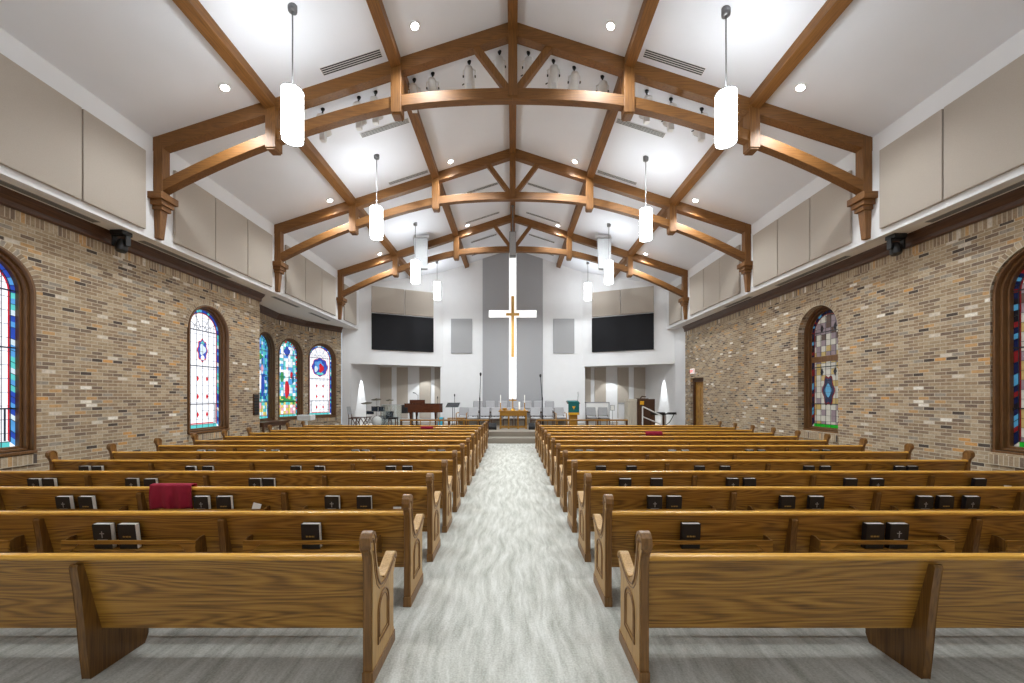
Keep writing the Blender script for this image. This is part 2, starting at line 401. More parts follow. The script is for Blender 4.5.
# chancel walls
m = MB(); m.prism([(-3.76, 0), (3.76, 0), (3.76, ceil_z(3.76)), (0, RIDGE), (-3.76, ceil_z(3.76))], BACK, BACK+.25, 'xz')
struct(m.build('wall_back', 'wall_paint'), 'white end wall behind the tall cross', 'wall')
m = MB(); m.prism([(-1.62, STG), (1.62, STG), (1.62, ceil_z(1.62)), (0, RIDGE), (-1.62, ceil_z(1.62))], BACK-.06, BACK, 'xz')
struct(m.build('wall_back_centre', 'grey_paint'), 'tall grey gabled panel in the middle of the end wall', 'wall')
NT_ = 3.45
def line(xx): return BACK-(abs(xx)-3.76)*(BACK-19.53)/(WU-3.76)   # depth of the angled walls
for s, nm in ((-1, 'left'), (1, 'right')):
    m = MB()
    def slab(x0, x1, z0a, z0b, z1a, z1b, t=.22):
        a, b = (s*x0, line(x0)), (s*x1, line(x1))
        m.hexa([(a[0], a[1], z0a), (b[0], b[1], z0b), (b[0], b[1]+t, z0b), (a[0], a[1]+t, z0a), (a[0], a[1], z1a), (b[0], b[1], z1b), (b[0], b[1]+t, z1b), (a[0], a[1]+t, z1a)])
    slab(3.76, WU+.1, NT_, NT_, ceil_z(3.76), ceil_z(WU+.1))
    if s > 0: m.prism([(7.97, line(7.97)), (8.17, 18.7), (8.6, 18.7), (8.6, 19.6), (7.97, 19.6)], 0, LEDGE, 'xy')
    else: slab(7.95, 8.3, 0, 0, LEDGE, LEDGE)
    slab(WU+.1, 7.95, NT_, NT_, LEDGE, LEDGE)
    struct(m.build('wall_angled_'+nm, 'wall_paint'), f'white angled wall with the black screen on the {nm} of the chancel', 'wall')
    m = MB()
    m.box((s*3.76-.001*s if s > 0 else -3.76, BACK, STG), ((3.9 if s > 0 else -3.9), 22.6, 3.65)) if s > 0 else m.box((-3.9, BACK, STG), (-3.76, 22.6, 3.65))
    m.box((min(s*3.76, s*7.7), 22.6, STG), (max(s*3.76, s*7.7), 22.8, 3.65))
    a, b = (s*7.65, 22.6), (s*8.05, line(8.0)+.1)
    m.hexa([(a[0], a[1], 0), (b[0], b[1], 0), (b[0]+s*.2, b[1], 0), (a[0]+s*.2, a[1], 0), (a[0], a[1], 3.65), (b[0], b[1], 3.65), (b[0]+s*.2, b[1], 3.65), (a[0]+s*.2, a[1], 3.65)])
    struct(m.build('wall_niche_'+nm, 'wall_paint'), f'white walls inside the {nm} recess of the chancel', 'wall')
    m = MB(); m.prism([(s*3.76, BACK), (s*3.76, 22.8), (s*8.2, 22.8), (s*8.3, line(8.3)+.02), (s*7.6, line(7.6)+.02)], 3.6, 3.7, 'xy')
    struct(m.build('ceiling_niche_'+nm, 'wall_paint'), f'low white ceiling of the {nm} recess', 'ceiling')
# stage
m = MB(); m.box((-9, 16.15, 0), (8.17, 23, STG)); m.box((-9, 15.42, 0), (8.17, 16.15, .2))
struct(m.build('floor_stage', 'stage_carpet'), 'carpeted chancel platform reached by two steps', 'floor')
m = MB(); m.box((-2.75, 19.75, STG), (2.75, BACK-.06, .70)); struct(m.build('floor_choir_riser', 'stage_carpet'), 'raised choir platform under the back row of chairs', 'floor')
# baseboards
for nm, x0 in (('right', WB),):
    m = MB(); m.box((x0-.02, REAR, 0), (x0, 16.9, .14)); m.box((x0-.02, 18.2, 0), (x0, 18.7, .14)); struct(m.build('baseboard_'+nm, 'dark_y'), f'dark baseboard at the foot of the {nm} wall', 'baseboard')
m = MB(); m.box((-WB, REAR, 0), (-WB+.02, JOG, .14)); struct(m.build('baseboard_left', 'dark_y'), 'dark baseboard at the foot of the left wall', 'baseboard')

# ------------------------------------------------------------------ windows
def arch_outline(w, zs, zp, inset, n=28, k=10):
    r = w/2-inset
    return [(-r, zs+inset)]+[(-r, zs+inset+(zp-zs-inset)*i/k) for i in range(1, k)]+arc(0, zp, r, PI, 0, n)+[(r, zs+inset+(zp-zs-inset)*i/k) for i in range(k-1, 0, -1)]+[(r, zs+inset)]
def glass(style, w, zs, zp, y):
    """returns MB of glass pieces and MB of lead lines; opening w wide, sill zs, spring zp"""
    names = list(GL); G = MB(); Ld = MB(); mi = {k: i for i, k in enumerate(names)}
    r = w/2
    def poly(pts, mat, lay): G.add([(a, y-lay*.003, b) for a, b in pts], [tuple(range(len(pts)))], mi[mat])
    def lead(a, b, t=.012, lay=6): Ld.bar((a[0], y-lay*.003, a[1]), (b[0], y-lay*.003, b[1]), .006, t, 0, up=(-(b[1]-a[1]), 0, b[0]-a[0]))
    def leads(pts, t=.012): 
        for a, b in zip(pts, pts[1:]): lead(a, b, t)
    rnd = random.Random(hash(style) % 1000 if False else sum(map(ord, style)))
    def half(z, ins): # half-width of the opening at height z
        if z <= zp: return r-ins
        q = (r-ins)**2-(z-zp)**2
        return math.sqrt(q) if q > 0 else 0
    dark = style.startswith('dark')
    field = {'clear': ['g_white'], 'picture': ['g_teal', 'g_sky', 'g_aqua', 'g_white', 'g_pale', 'g_blue', 'g_green'], 'blue': ['g_teal', 'g_sky', 'g_sky', 'g_sky', 'g_aqua', 'g_pale', 'g_aqua', 'g_blue'],
             'dark': ['d_pearl', 'd_pearl', 'd_amber', 'd_mauve']}[style.split('_')[0]]
    base = arch_outline(w, zs, zp, 0)
    poly(base, {'clear': 'g_white', 'picture': 'g_pale', 'blue': 'g_sky', 'dark': 'd_pearl'}[style.split('_')[0]], 0)
    b1, b2, b3 = .085, .108, .15
    H_ = zp+r-zs
    # field cells
    nx, nz = (6, 14) if not dark else (7, 20)
    if style.startswith(('picture', 'blue')): nx, nz = 9, 26
    for j in range(nz):
        za, zb = zs+H_*j/nz, zs+H_*(j+1)/nz
        for i in range(nx):
            xa, xb = -r+2*r*i/nx, -r+2*r*(i+1)/nx
            ha, hb = half(za, b1), half(zb, b1)
            pts = [(max(-ha, min(ha, xa)), za), (max(-ha, min(ha, xb)), za), (max(-hb, min(hb, xb)), zb), (max(-hb, min(hb, xa)), zb)]
            if abs(pts[0][0]-pts[1][0])+abs(pts[2][0]-pts[3][0]) < .01: continue
            mt = rnd.choice(field)
            if style == 'dark_window' and zb > zp-.35: mt = rnd.choice(['d_mauve', 'd_brown', 'd_mauve', 'd_pearl'])
            if style.startswith('picture'):
                f = (za-zs)/H_
                if f < .13: mt = rnd.choice(['g_yellow', 'g_yellow', 'g_white', 'g_pink'])
                elif f < .24: mt = rnd.choice(['g_green', 'g_green', 'g_aqua', 'g_yellow'])
                elif f > .66: mt = rnd.choice(['g_pale', 'g_white', 'g_sky', 'g_aqua'])
                else: mt = rnd.choice(['g_white', 'g_pale', 'g_aqua', 'g_sky'])
            if style.startswith('blue') and (za-zs)/H_ < .17: mt = rnd.choice(['g_pale', 'g_pink', 'g_yellow', 'g_aqua'])
            poly(pts, mt, 1)
    # border pieces
    o = arch_outline(w, zs, zp, 0, 28, 26); i1 = arch_outline(w, zs, zp, b1, 28, 26); i2 = arch_outline(w, zs, zp, b2, 28, 26)
    bcol = {'clear': ['g_blue', 'g_sky', 'g_blue', 'g_aqua', 'g_sky', 'g_pale', 'g_blue'], 'picture': ['g_aqua', 'g_sky', 'g_green', 'g_blue', 'g_red', 'g_aqua'], 'blue': ['g_blue', 'g_aqua', 'g_teal', 'g_sky'],
            'dark': ['d_navy', 'd_black', 'd_navy', 'd_blue', 'd_navy', 'd_red']}[style.split('_')[0]]
    for k in range(len(o)-1):
        poly([o[k], o[k+1], i1[k+1], i1[k]], rnd.choice(bcol), 2)
        if style.startswith(('clear', 'dark')): poly([i1[k], i1[k+1], i2[k+1], i2[k]], 'g_red' if not dark else 'd_red', 2)
        if k % 2 == 0: lead(o[k], i1[k], .008)
    bl = 'g_aqua' if not dark else 'd_green'
    poly([(-r+b1, zs), (r-b1, zs), (r-b1, zs+.09), (-r+b1, zs+.09)], bl, 3)
    if style.startswith('clear'): poly([(-r+b2+.1, zs+.1), (r-b2-.1, zs+.1), (r-b2-.1, zs+.13), (-r+b2+.1, zs+.13)], 'g_red', 3)
    # lead grid
    def vline(x, t=.009): 
        top = zp+(math.sqrt(max(0, (r-b1)**2-x*x)))
        lead((x, zs), (x, top), t)
    for i in range(1, nx):
        if not style.startswith(('picture', 'blue')) or i % 2: vline(-r+2*r*i/nx, .008)
    for j in range(1, nz):
        z = zs+H_*j/nz; h = half(z, b1)
        if h > .03 and (not style.startswith(('picture', 'blue')) or j % 2): lead((-h, z), (h, z), .007)
    for z in (zs+H_*.2, zs+H_*.52, zs+H_*.82): lead((-half(z, 0), z), (half(z, 0), z), .024)
    leads(i1+[i1[0]], .012)
    if style.startswith('clear'):
        for rr in (.16, .3): leads(arc(0, zp, rr, 0, PI, 14), .008)
        for a in range(1, 6): lead((.1*math.cos(a*PI/6), zp+.1*math.sin(a*PI/6)), ((r-b1)*math.cos(a*PI/6), zp+(r-b1)*math.sin(a*PI/6)), .008)
        for x in (-r+b1+.07, r-b1-.07): lead((x, zs+.1), (x, zs+H_*.2), .024)
        for f in (.11, .27, .43):
            for x in (-.16, .16):
                z = zs+H_*f*.95+.02; poly([(x-.045, z), (x, z-.085), (x+.045, z), (x, z+.085)], 'g_red', 4)
    def blob(cx, cz, rx, rz, lobes, amp, mat, lay, n=40): poly([(cx+rx*math.cos(a)*(1+amp*math.cos(lobes*a)), cz+rz*math.sin(a)*(1+amp*math.cos(lobes*a))) for a in [2*PI*i/n for i in range(n)]], mat, lay)
    mz = zs+H_*(.655 if not dark else .3)
    if style == 'clear_emblem': 
        blob(0, mz, .17, .3, 8, .1, 'g_red', 4); blob(0, mz, .145, .27, 8, .1, 'g_blue', 5); blob(0, mz+.02, .1, .14, 3, .2, 'g_pale', 6.5); blob(0, mz-.2, .06, .07, 0, 0, 'g_white', 6.5); blob(0, mz+.2, .05, .05, 4, .2, 'g_aqua', 6.5)
    if style == 'clear_medallion':
        mz = zs+H_*.69
        blob(0, mz, .40, .42, 8, .06, 'g_red', 4); blob(0, mz, .375, .395, 8, .06, 'g_blue', 5); blob(-.05, mz+.08, .22, .2, 5, .15, 'g_sky', 6.5); blob(.06, mz-.05, .12, .2, 3, .2, 'g_red', 7); blob(0, mz-.3, .16, .07, 2, .1, 'g_aqua', 7); blob(-.2, mz-.1, .08, .14, 3, .1, 'g_pale', 7)
    if style == 'dark_window':
        blob(0, mz+.05, .2, .4, 6, .12, 'd_red', 4); blob(0, mz+.05, .17, .35, 6, .12, 'd_navy', 5); blob(0, mz+.05, .1, .17, 4, .1, 'd_blue', 6.5)
        for z in (zs+1.5, zp+.12):
            for x in (-.22, .22): poly([(x-.06, z), (x, z-.12), (x+.06, z), (x, z+.12)], 'd_black', 4)
    if style == 'picture_scene':
        blob(0, zs+H_*.36, .13, .38, 3, .08, 'g_red', 4); blob(0, zs+H_*.55, .1, .3, 2, .1, 'g_white', 4); blob(.26, zs+H_*.55, .07, .16, 2, .1, 'g_red', 4); blob(0, zs+H_*.64, .05, .07, 0, 0, 'g_pink', 6.5)
        blob(-.28, zs+H_*.52, .09, .24, 2, .1, 'g_green', 4); blob(.34, zs+H_*.5, .06, .22, 2, .1, 'g_teal', 4); blob(0, zs+H_*.86, .16, .2, 4, .15, 'g_blue', 4)
        for x in (-.3, .3): blob(x, zs+H_*.2, .2, .06, 5, .1, 'g_green', 4)
        for f in (.1, .25, .45, .7): 
            for x in (-r+.05, r-.05): blob(x, zs+H_*f, .035, .05, 0, 0, 'g_red', 4)
    if style == 'blue_scene':
        blob(-.1, zs+H_*.44, .16, .44, 3, .1, 'g_white', 4); blob(-.2, zs+H_*.5, .1, .2, 3, .1, 'g_red', 4); blob(.15, zs+H_*.4, .14, .4, 3, .1, 'g_blue', 5); blob(-.05, zs+H_*.74, .2, .1, 4, .2, 'g_green', 4); blob(.1, zs+H_*.6, .1, .14, 4, .1, 'g_pink', 5)
    return G, Ld, names
def window(idx, cx, cy, rz, style, label, w=1.42, setback=0.0, depth=.2, fw=.115, surround=True):
    zs, zp = .885, 3.57
    root = thing(f'window_{idx}', label, 'window', (cx, cy, 0), rz, kind='structure')
    f = MB(); w2 = w-.01
    # stepped frame: three nested arched bands going back
    for ins0, ins1, y0, y1 in ((0.0, .04, setback-.03, setback+depth+.05), (.04, .08, setback+.05, setback+depth+.05), (.08, fw, setback+.12, setback+depth+.05)):
        f.strip(arch_outline(w2, zs, zp, ins0), arch_outline(w2, zs, zp, ins1), y0, y1, 'xz')
        r0, r1 = w2/2-ins0, w2/2-ins1
        f.box((-r0, y0, zs+ins0), (r0, y1, zs+ins1))
    f.box((-w2/2, setback-.05, zs-.01), (w2/2, setback+.1, zs+.04))
    if style.startswith('dark') and idx == 8: f.box((-w2/2+fw, setback+.1, 2.78), (w2/2-fw, setback+depth+.05, 2.94))
    f.build('window_frame', 'frame_wood', root, bevel=.006)
    g, l, names = glass(style, w2-2*fw+.02, zs+fw, zp, setback+depth)
    gl = g.build('stained_glass', names, root); l.build('lead_came', 'lead_dark' if style.startswith('dark') else 'lead', gl)
    if surround:
        a = MB(); ro, ri = w/2+.105, w/2
        def ring(p, q, u0, u1):
            a.add([(p[0][0], -.006, p[0][1]), (p[1][0], -.006, p[1][1]), (q[1][0], -.006, q[1][1]), (q[0][0], -.006, q[0][1])], [(0, 1, 2, 3)], 0, [[(u0, 0), (u1, 0), (u1, .11), (u0, .11)]])
        n = 32; pi_ = arc(0, zp, ri, 0, PI, n); po = arc(0, zp, ro, 0, PI, n)
        for k in range(n): ring((pi_[k], pi_[k+1]), (po[k], po[k+1]), k*PI*.76/n, (k+1)*PI*.76/n)
        a.build('brick_arch_surround', 'brick_arch', root)
        # sloping soldier-brick sill
        s_ = MB(); s_.add([(-w/2, -.03, zs-.03), (w/2, -.03, zs-.03), (w/2, -.03, zs-.2), (-w/2, -.03, zs-.2), (-w/2, 0.02, zs-.03), (w/2, .02, zs-.03)], [(0, 1, 2, 3), (0, 1, 5, 4)], 0, [[(0, .2), (w, .2), (w, 0), (0, 0)], [(0, 0), (w, 0), (w, .05), (0, .05)]])
        s_.build('brick_sill', 'brick_soldier', root)
    return root
window(1, -WB, 6.05, PI/2, 'clear_emblem', 'nearest arched window on the left, bright clear leaded glass with red and blue border')
window(2, -WB, 10.64, PI/2, 'clear_emblem', 'second arched window on the left with a small blue emblem and six red diamonds')
def on(a, b, u): L = seg(a, b); return a[0]+(b[0]-a[0])*u/L, a[1]+(b[1]-a[1])*u/L
rot = lambda a, b: math.atan2(b[1]-a[1], b[0]-a[0])
window(3, *on(A_, B_, 1.62), rot(A_, B_), 'blue_scene', 'nearest bay window on the left, filled with deep blue pictorial glass')
window(4, *on(B_, C_, seg(B_, C_)/2), rot(B_, C_), 'picture_scene', 'middle bay window on the left, pictorial glass with a red robed figure', w=1.40)
window(5, *on(C_, D_, seg(C_, D_)/2-.06), rot(C_, D_), 'clear_medallion', 'farthest bay window on the left with a large round blue medallion')
window(6, -WB, 1.45, PI/2, 'clear_emblem', 'arched window on the left beside the last pew')
window(7, WB, 6.05, -PI/2, 'dark_window', 'nearest arched window on the right, dark leaded glass in a thick wooden frame', setback=.06)
window(8, WB, 10.62, -PI/2, 'dark_window', 'farther arched window on the right with a wooden transom and oval blue medallion', w=1.40, setback=.2, depth=.13)
window(9, WB, 1.45, -PI/2, 'dark_window', 'arched window on the right beside the last pew', setback=.06)
# door on the right
d = thing('door_1', 'brown wooden door set in the brick wall at the far right', 'door', (WB, 17.55, 0), -PI/2, kind='structure')
m = MB(); m.box((-.62, .12, 0), (-.5, .3, 2.66)); m.box((.5, .12, 0), (.62, .3, 2.66)); m.box((-.5, .12, 2.5), (.5, .3, 2.66)); m.build('door_frame', 'dark_z', d, bevel=.006)
m = MB(); m.box((-.5, .2, 0), (.5, .25, 2.5)); 
for x0, x1, z0, z1 in ((-.4, -.06, .2, 1.1), (.06, .4, .2, 1.1), (-.4, -.06, 1.25, 2.35), (.06, .4, 1.25, 2.35)): m.box((x0, .185, z0), (x1, .2, z1))
lf = m.build('door_leaf', 'oak_z', d, bevel=.005)
m = MB(); m.lathe([(.0, -.06), (.03, -.055), (.03, -.02), (.012, -.015), (.012, 0)], (.42, .2, 1.0), 12, axis='y'); m.build('door_handle', 'brass', lf)
# exit sign
X0 = WB
d = thing('exit_sign', 'small lit exit sign with red letters above the far right doorway', 'sign', (X0, 17.9, 2.86), -PI/2)
m = MB(); m.box((-.17, -.06, 0), (.17, 0, .24)); m.build('housing', 'exit_face', d, bevel=.008)
cu = bpy.data.curves.new('exit_letters', 'FONT'); cu.body = 'EXIT'; cu.size = .17; cu.align_x = 'CENTER'; cu.extrude = .003
tmp = bpy.data.objects.new('letters_source', cu); me = bpy.data.meshes.new_from_object(tmp); bpy.data.objects.remove(tmp); o = bpy.data.objects.new('letters', me); C.objects.link(o); o.parent = d; o.location = (0, -.064, .06); o.rotation_euler = (PI/2, 0, 0); me.materials.clear(); me.materials.append(MATS['exit_red'])

# ------------------------------------------------------------------ roof trusses
def beam2(m, a, b, w, depth, m_=0): # sloped member in xz whose TOP edge runs a->b
    (x0, z0), (x1, z1) = a, b
    m.prism([(x0, z0), (x1, z1), (x1, z1-depth), (x0, z0-depth)], -w/2, w/2, 'xz', m_)
TOPZ = lambda x: ceil_z(x)-.01
ARCH = lambda x: 8.36-.0355*x*x+ (.05*math.exp(-((abs(x)-2.4)/1.2)**2))
truss_labels = ['nearest timber roof truss, with curved lower chord, largest in view', 'second timber roof truss, between the nearest and the farthest', 'farthest and smallest timber roof truss, nearest the cross wall']
for k, dd in enumerate((8.34+.095, 12.58+.095, 17.13+.095)):
    t0 = thing('roof_truss', truss_labels[k], 'truss', (0, dd, 0), group='timber roof trusses')
    w = .19
    for s in (-1, 1):
        m = MB(); beam2(m, (0, TOPZ(0)), (s*7.59, TOPZ(7.59)), w, .27); m.build('rafter', 'beam_x', t0, bevel=.008)
        m = MB(); xs = [s*i*7.42/20 for i in range(21)]; m.strip([(x, ARCH(x)) for x in xs], [(x, ARCH(x)-.235) for x in xs], -w/2+.005, w/2-.005, 'xz'); m.build('arched_chord', 'beam_x', t0, bevel=.008)
        m = MB(); m.box((min(s*7.4, s*7.59), -w/2-.003, 6.1), (max(s*7.4, s*7.59), w/2+.003, TOPZ(7.4)-.03)); m.build('wall_post', 'beam_z', t0, bevel=.008)
        m = MB()
        xa, xb = sorted((s*7.3, s*7.595)); m.box((xa, -.23, 5.97), (xb, .2, 6.11))
        xa, xb = sorted((s*7.35, s*7.595)); m.box((xa, -.17, 5.87), (xb, .15, 5.97))
        xa, xb = sorted((s*7.39, s*7.595)); m.box((xa, -.12, 5.78), (xb, .12, 5.87))
        cap = m.build('corbel_capital', 'beam_x', t0, bevel=.008)
        m = MB(); xi = s*7.595
        m.hexa([(xi, -.06, 5.19), (s*7.49, -.06, 5.19), (s*7.49, .06, 5.19), (xi, .06, 5.19), (xi, -.085, 5.79), (s*7.44, -.085, 5.79), (s*7.44, .085, 5.79), (xi, .085, 5.79)])
        m.build('corbel_foot', 'beam_z', t0, bevel=.008)
        for qx, low in ((2.46, .14), (5.1, .12)):
            m = MB(); m.box((s*qx-.11, -w/2-.035, ARCH(qx)-.235-low), (s*qx+.11, w/2+.035, TOPZ(qx)-.12)); m.box((s*qx-.09, -w/2-.02, ARCH(qx)-.27-low), (s*qx+.09, w/2+.02, ARCH(qx)-.235-low)); m.build('queen_post', 'beam_z', t0, bevel=.008)
        m = MB(); m.bar((s*.80, 0, TOPZ(.80)-.22), (s*.06, 0, 8.30), .15, .14, up=(1, 0, 0)); m.build('diagonal_brace', 'beam_z', t0, bevel=.006)
    m = MB(); m.box((-.095, -w/2-.02, 8.18), (.095, w/2+.02, TOPZ(.1)-.1)); m.build('king_post', 'beam_z', t0, bevel=.008)
for x, lb in ((0, 'long ridge beam running along the peak of the ceiling'), (-2.46, 'long ceiling purlin just left of the ridge beam'), (2.46, 'long ceiling purlin just right of the ridge beam'),
              (-5.1, 'long ceiling purlin farthest left, nearer the left wall'), (5.1, 'long ceiling purlin farthest right, nearer the right wall')):
    m = MB(); zc = ceil_z(x)
    if x == 0: m.prism([(-.1, -.03), (0, 0), (.1, -.03), (.1, -.2), (-.1, -.2)], -12.15, 12.15, 'xz')
    else:
        s = 1 if x > 0 else -1
        m.prism([(-.1, s*.0324), (.1, -s*.0324), (.1, -s*.0324-.2), (-.1, s*.0324-.2)], -12.15, 12.15, 'xz')
    o = m.build('roof_purlin' if x else 'ridge_beam', 'beam_y', loc=(x, 9.1, zc-.005), bevel=.008); tag(o, lb, 'beam', 'lengthwise roof beams')

# ------------------------------------------------------------------ wall panels (upper walls)
def panel(lb, y0, y1, s, grp):
    m = MB(); x0, x1 = sorted((s*(WU-.06), s*WU)); m.box((x0, -(y1-y0)/2+.012, 0), (x1, (y1-y0)/2-.012, 1.62)); o = m.build('acoustic_panel', 'tan_fabric' if grp != 'x' else 'grey_fabric', loc=(0, (y0+y1)/2, 5.277), bevel=.012)
    tag(o, lb, 'wall panel', grp)
runs = [[-.1, 1.12, 2.33, 3.55], [4.5, 5.72, 6.93, 8.14], [8.82, 10.03, 11.25, 12.42], [13.15, 14.38, 15.62, 16.86]]
bayn = ['before the nearest truss', 'before the nearest truss', 'beyond the nearest truss', 'beyond the second truss']
ordn = ['first', 'second', 'third']
for s, nm in ((-1, 'left'), (1, 'right')):
    for bi, r_ in enumerate(runs):
        if bi == 0: continue
        for i in range(3):
            panel(f'tan fabric panel high on the {nm} wall {bayn[bi]}, {ordn[i]} from this end', r_[i], r_[i+1], s, f'tan panels on the upper {nm} wall')
    panel(f'tan fabric panel high on the {nm} wall beyond the farthest truss', 17.72, 19.1, s, f'tan panels on the upper {nm} wall')

# angled-wall panels, screens
def on_angled(s, x0, x1, off):
    a = (s*x0, line(x0)); b = (s*x1, line(x1)); dx, dy = b[0]-a[0], b[1]-a[1]; L = math.hypot(dx, dy); n = Vector((-dy, dx))/L
    if n.y > 0: n = -n
    return Vector(a)+n*off, Vector(b)+n*off
def ang_slab(name, mat, s, x0, x1, z0, z1, t0, t1, parent=None, z0b=None):
    a0, b0 = on_angled(s, x0, x1, t0); a1, b1 = on_angled(s, x0, x1, t1); c = (a0+b1)/2
    L = lambda p: (p.x-c.x, p.y-c.y)
    m = MB(); m.hexa([(*L(a0), 0), (*L(b0), 0), (*L(b1), 0), (*L(a1), 0), (*L(a0), z1-z0), (*L(b0), z1-z0), (*L(b1), z1-z0), (*L(a1), z1-z0)])
    return m.build(name, mat, parent, loc=(c.x, c.y, z0) if not parent else None, bevel=.01)
for s, nm in ((-1, 'left'), (1, 'right')):
    xi, xo, xm = 4.24, 7.07, 5.6
    r0 = ang_slab('projection_screen', 'screen_black', s, xi, xo, 4.19, 6.0, .02, .09)
    tag(r0, f'large black screen on the {nm} angled wall of the chancel', 'screen', 'black chancel screens')
    for a, b, w_ in ((xi, xm-.012, 'inner'), (xm+.012, xo, 'outer')):
        o = ang_slab('acoustic_panel', 'tan_fabric', s, a, b, 6.06, 7.36, 0, .07)
        tag(o, f'tan fabric panel above the {nm} black screen, the {"one nearer the cross" if w_ == "inner" else "one farther from the cross"}', 'wall panel', 'tan panels above the screens')
    m = MB(); x0, x1 = sorted((s*2.18, s*3.32)); m.box((-.57, -.06, 0), (.57, 0, 1.86)); o = m.build('acoustic_panel', 'grey_fabric', loc=((x0+x1)/2, BACK, 4.16), bevel=.012)
    tag(o, f'grey fabric panel on the end wall to the {nm} of the cross', 'wall panel', 'grey panels beside the cross')
    px = [(379.8, 391.1), (396.4, 407.5), (419.2, 430.6), (434.4, 443.2)]
    for i, (a, b) in enumerate(px):
        xa, xb = -X(a, 22.5), -X(b, 22.5); xb = max(xb, 3.78)
        m = MB(); wd = (xa-xb)/2; m.box((-wd, -.06, 0), (wd, 0, 2.9)); o = m.build('acoustic_panel', 'tan_fabric', loc=(s*(xa+xb)/2, 22.6, .6), bevel=.01)
        tag(o, f'tall tan panel inside the {nm} chancel recess, {["farthest from the cross", "second farthest from the cross", "second closest to the cross", "closest to the cross"][i]}', 'wall panel', f'tall panels in the {nm} recess')

# cross
r0 = thing('wall_cross', 'tall white glowing cross recessed in the grey end wall', 'cross', (0, BACK-.06, STG))
m = MB(); m.box((-.19, -.03, Z(399, 21.2)-STG), (.19, 0, Z(232, 21.2)-STG)); z0, z1 = Z(317.3, 21.2)-STG, Z(310.3, 21.2)-STG; m.box((-1.28, -.03, z0), (-.19, 0, z1)); m.box((.19, -.03, z0), (1.28, 0, z1)); m.build('lit_cross_panel', 'cross_glow', r0)
r1 = thing('gold_cross', 'slender gold wooden cross mounted on the white cross', 'cross', (0, BACK-.16, Z(357, 21.1)))
m = MB(); m.box((-.08, -.05, 0), (.08, .04, Z(296, 21.1)-Z(357, 21.1))); m.build('upright', 'gold_paint', r1, bevel=.01)
m = MB(); zc = Z(314.2, 21.1)-Z(357, 21.1); m.box((-.36, -.06, zc-.065), (.36, .05, zc+.065)); m.build('crossbar', 'gold_paint', r1, bevel=.01)

# ------------------------------------------------------------------ pendants
def make_pendant():
    t0 = thing('pendant_lamp', '', 'pendant lamp', (0, 0, 0), group='cylinder pendant lamps')
    return t0
PEN = [(-3.79, 6.8), (3.71, 6.87), (-3.79, 11.0), (3.74, 11.1), (-3.77, 15.3), (3.75, 15.4), (-3.76, 19.65), (3.76, 19.75), (-3.79, 2.5), (3.71, 2.55), (-3.79, -1.6), (3.71, -1.6)]  # last four hang out of view, added for their light
cnt = ['nearest', 'second nearest', 'third nearest', 'farthest']
pend = None
for i, (x, y) in enumerate(PEN):
    if i < 8: lb = f'{cnt[i//2]} glowing cylinder pendant lamp on the {"left" if x < 0 else "right"} side'
    else: lb = f'unseen pendant lamp added for light over the {"last" if i < 10 else "rear"} pews on the {"left" if x < 0 else "right"}'
    zb, zt = 6.24, 7.10
    if pend is None:
        t0 = thing('pendant_lamp', lb, 'pendant lamp', (x, y, zb), group='cylinder pendant lamps'); pend = t0
        m = MB(); hh = zt-zb; m.lathe([(.165, .03), (.172, .03), (.172, hh-.03), (.165, hh-.03)], n=32, ring=True); m.lathe([(.001, .004), (.164, .004), (.164, .016), (.001, .016)], n=32); sh = m.build('lamp_shade', 'pendant_glow', t0)
        m = MB(); 
        for a in range(4):
            an = -PI/2+a*PI/2+.0; m.bar((.178*math.cos(an), .178*math.sin(an), 0), (.178*math.cos(an), .178*math.sin(an), hh), .009, .008, up=(math.cos(an), math.sin(an), 0))
        for z in (.0, hh-.012): m.lathe([(.168, z), (.18, z), (.18, z+.012), (.168, z+.012)], n=32, ring=True)
        m.build('metal_frame', 'grey_metal', t0)
        m = MB(); m.tube([(0, 0, hh-.02), (0, 0, 8.52-zb)], .012, 6); m.box((-.17, -.008, hh-.03), (.17, .008, hh-.015)); m.build('hanging_rod', 'grey_metal', t0)
        m = MB(); m.lathe([(.0, 8.46-zb), (.07, 8.46-zb), (.075, 8.50-zb), (.075, 8.60-zb)], n=20); m.build('ceiling_canopy', 'grey_metal', t0)
    else:
        t0 = copy_tree(pend); t0.location = (x, y, zb); t0['label'] = lb
        if i in (6, 7):                                     # the farthest pair hangs on shorter rods
            t0.location.z = zb+.42
            for ch in t0.children:
                if ch.name.startswith(('hanging_rod', 'ceiling_canopy')):
                    ch.data = ch.data.copy()
                    for v_ in ch.data.vertices:
                        if v_.co.z > 1.2: v_.co.z -= .42

# recessed downlights
DLY = [-1.1, 3.35, 7.78, 12.26, 16.85]  # first two rows are unseen, added to light the nave
rown = ['added unseen rearmost', 'added unseen overhead', 'nearest visible', 'second visible', 'farthest visible']
dl0 = None
for j, y in enumerate(DLY):
    for x in (-5.67, -1.93, 1.93, 5.67):
        side = 'left' if x < 0 else 'right'; wh = 'near the wall' if abs(x) > 3 else 'near the ridge'
        lb = f'round recessed downlight in the {side} ceiling slope {wh}, {rown[j]} row'
        if dl0 is None:
            dl0 = thing('recessed_downlight', lb, 'ceiling light', group='recessed downlights')
            m = MB(); m.lathe([(.075, -.012), (.10, -.012), (.105, 0), (.105, .01), (.075, .01)], n=24, ring=True); m.build('trim_ring', 'white_plastic', dl0)
            m = MB(); m.lathe([(0.001, -.008), (.078, -.008), (.078, 0), (.001, 0)], n=24); m.build('lens', 'downlight_glow', dl0)
            o = dl0
        else: o = copy_tree(dl0); o['label'] = lb
        o.location = (x, y, ceil_z(x)-.012); o.rotation_euler = (0, math.atan(SL)*(1 if x > 0 else -1), 0)

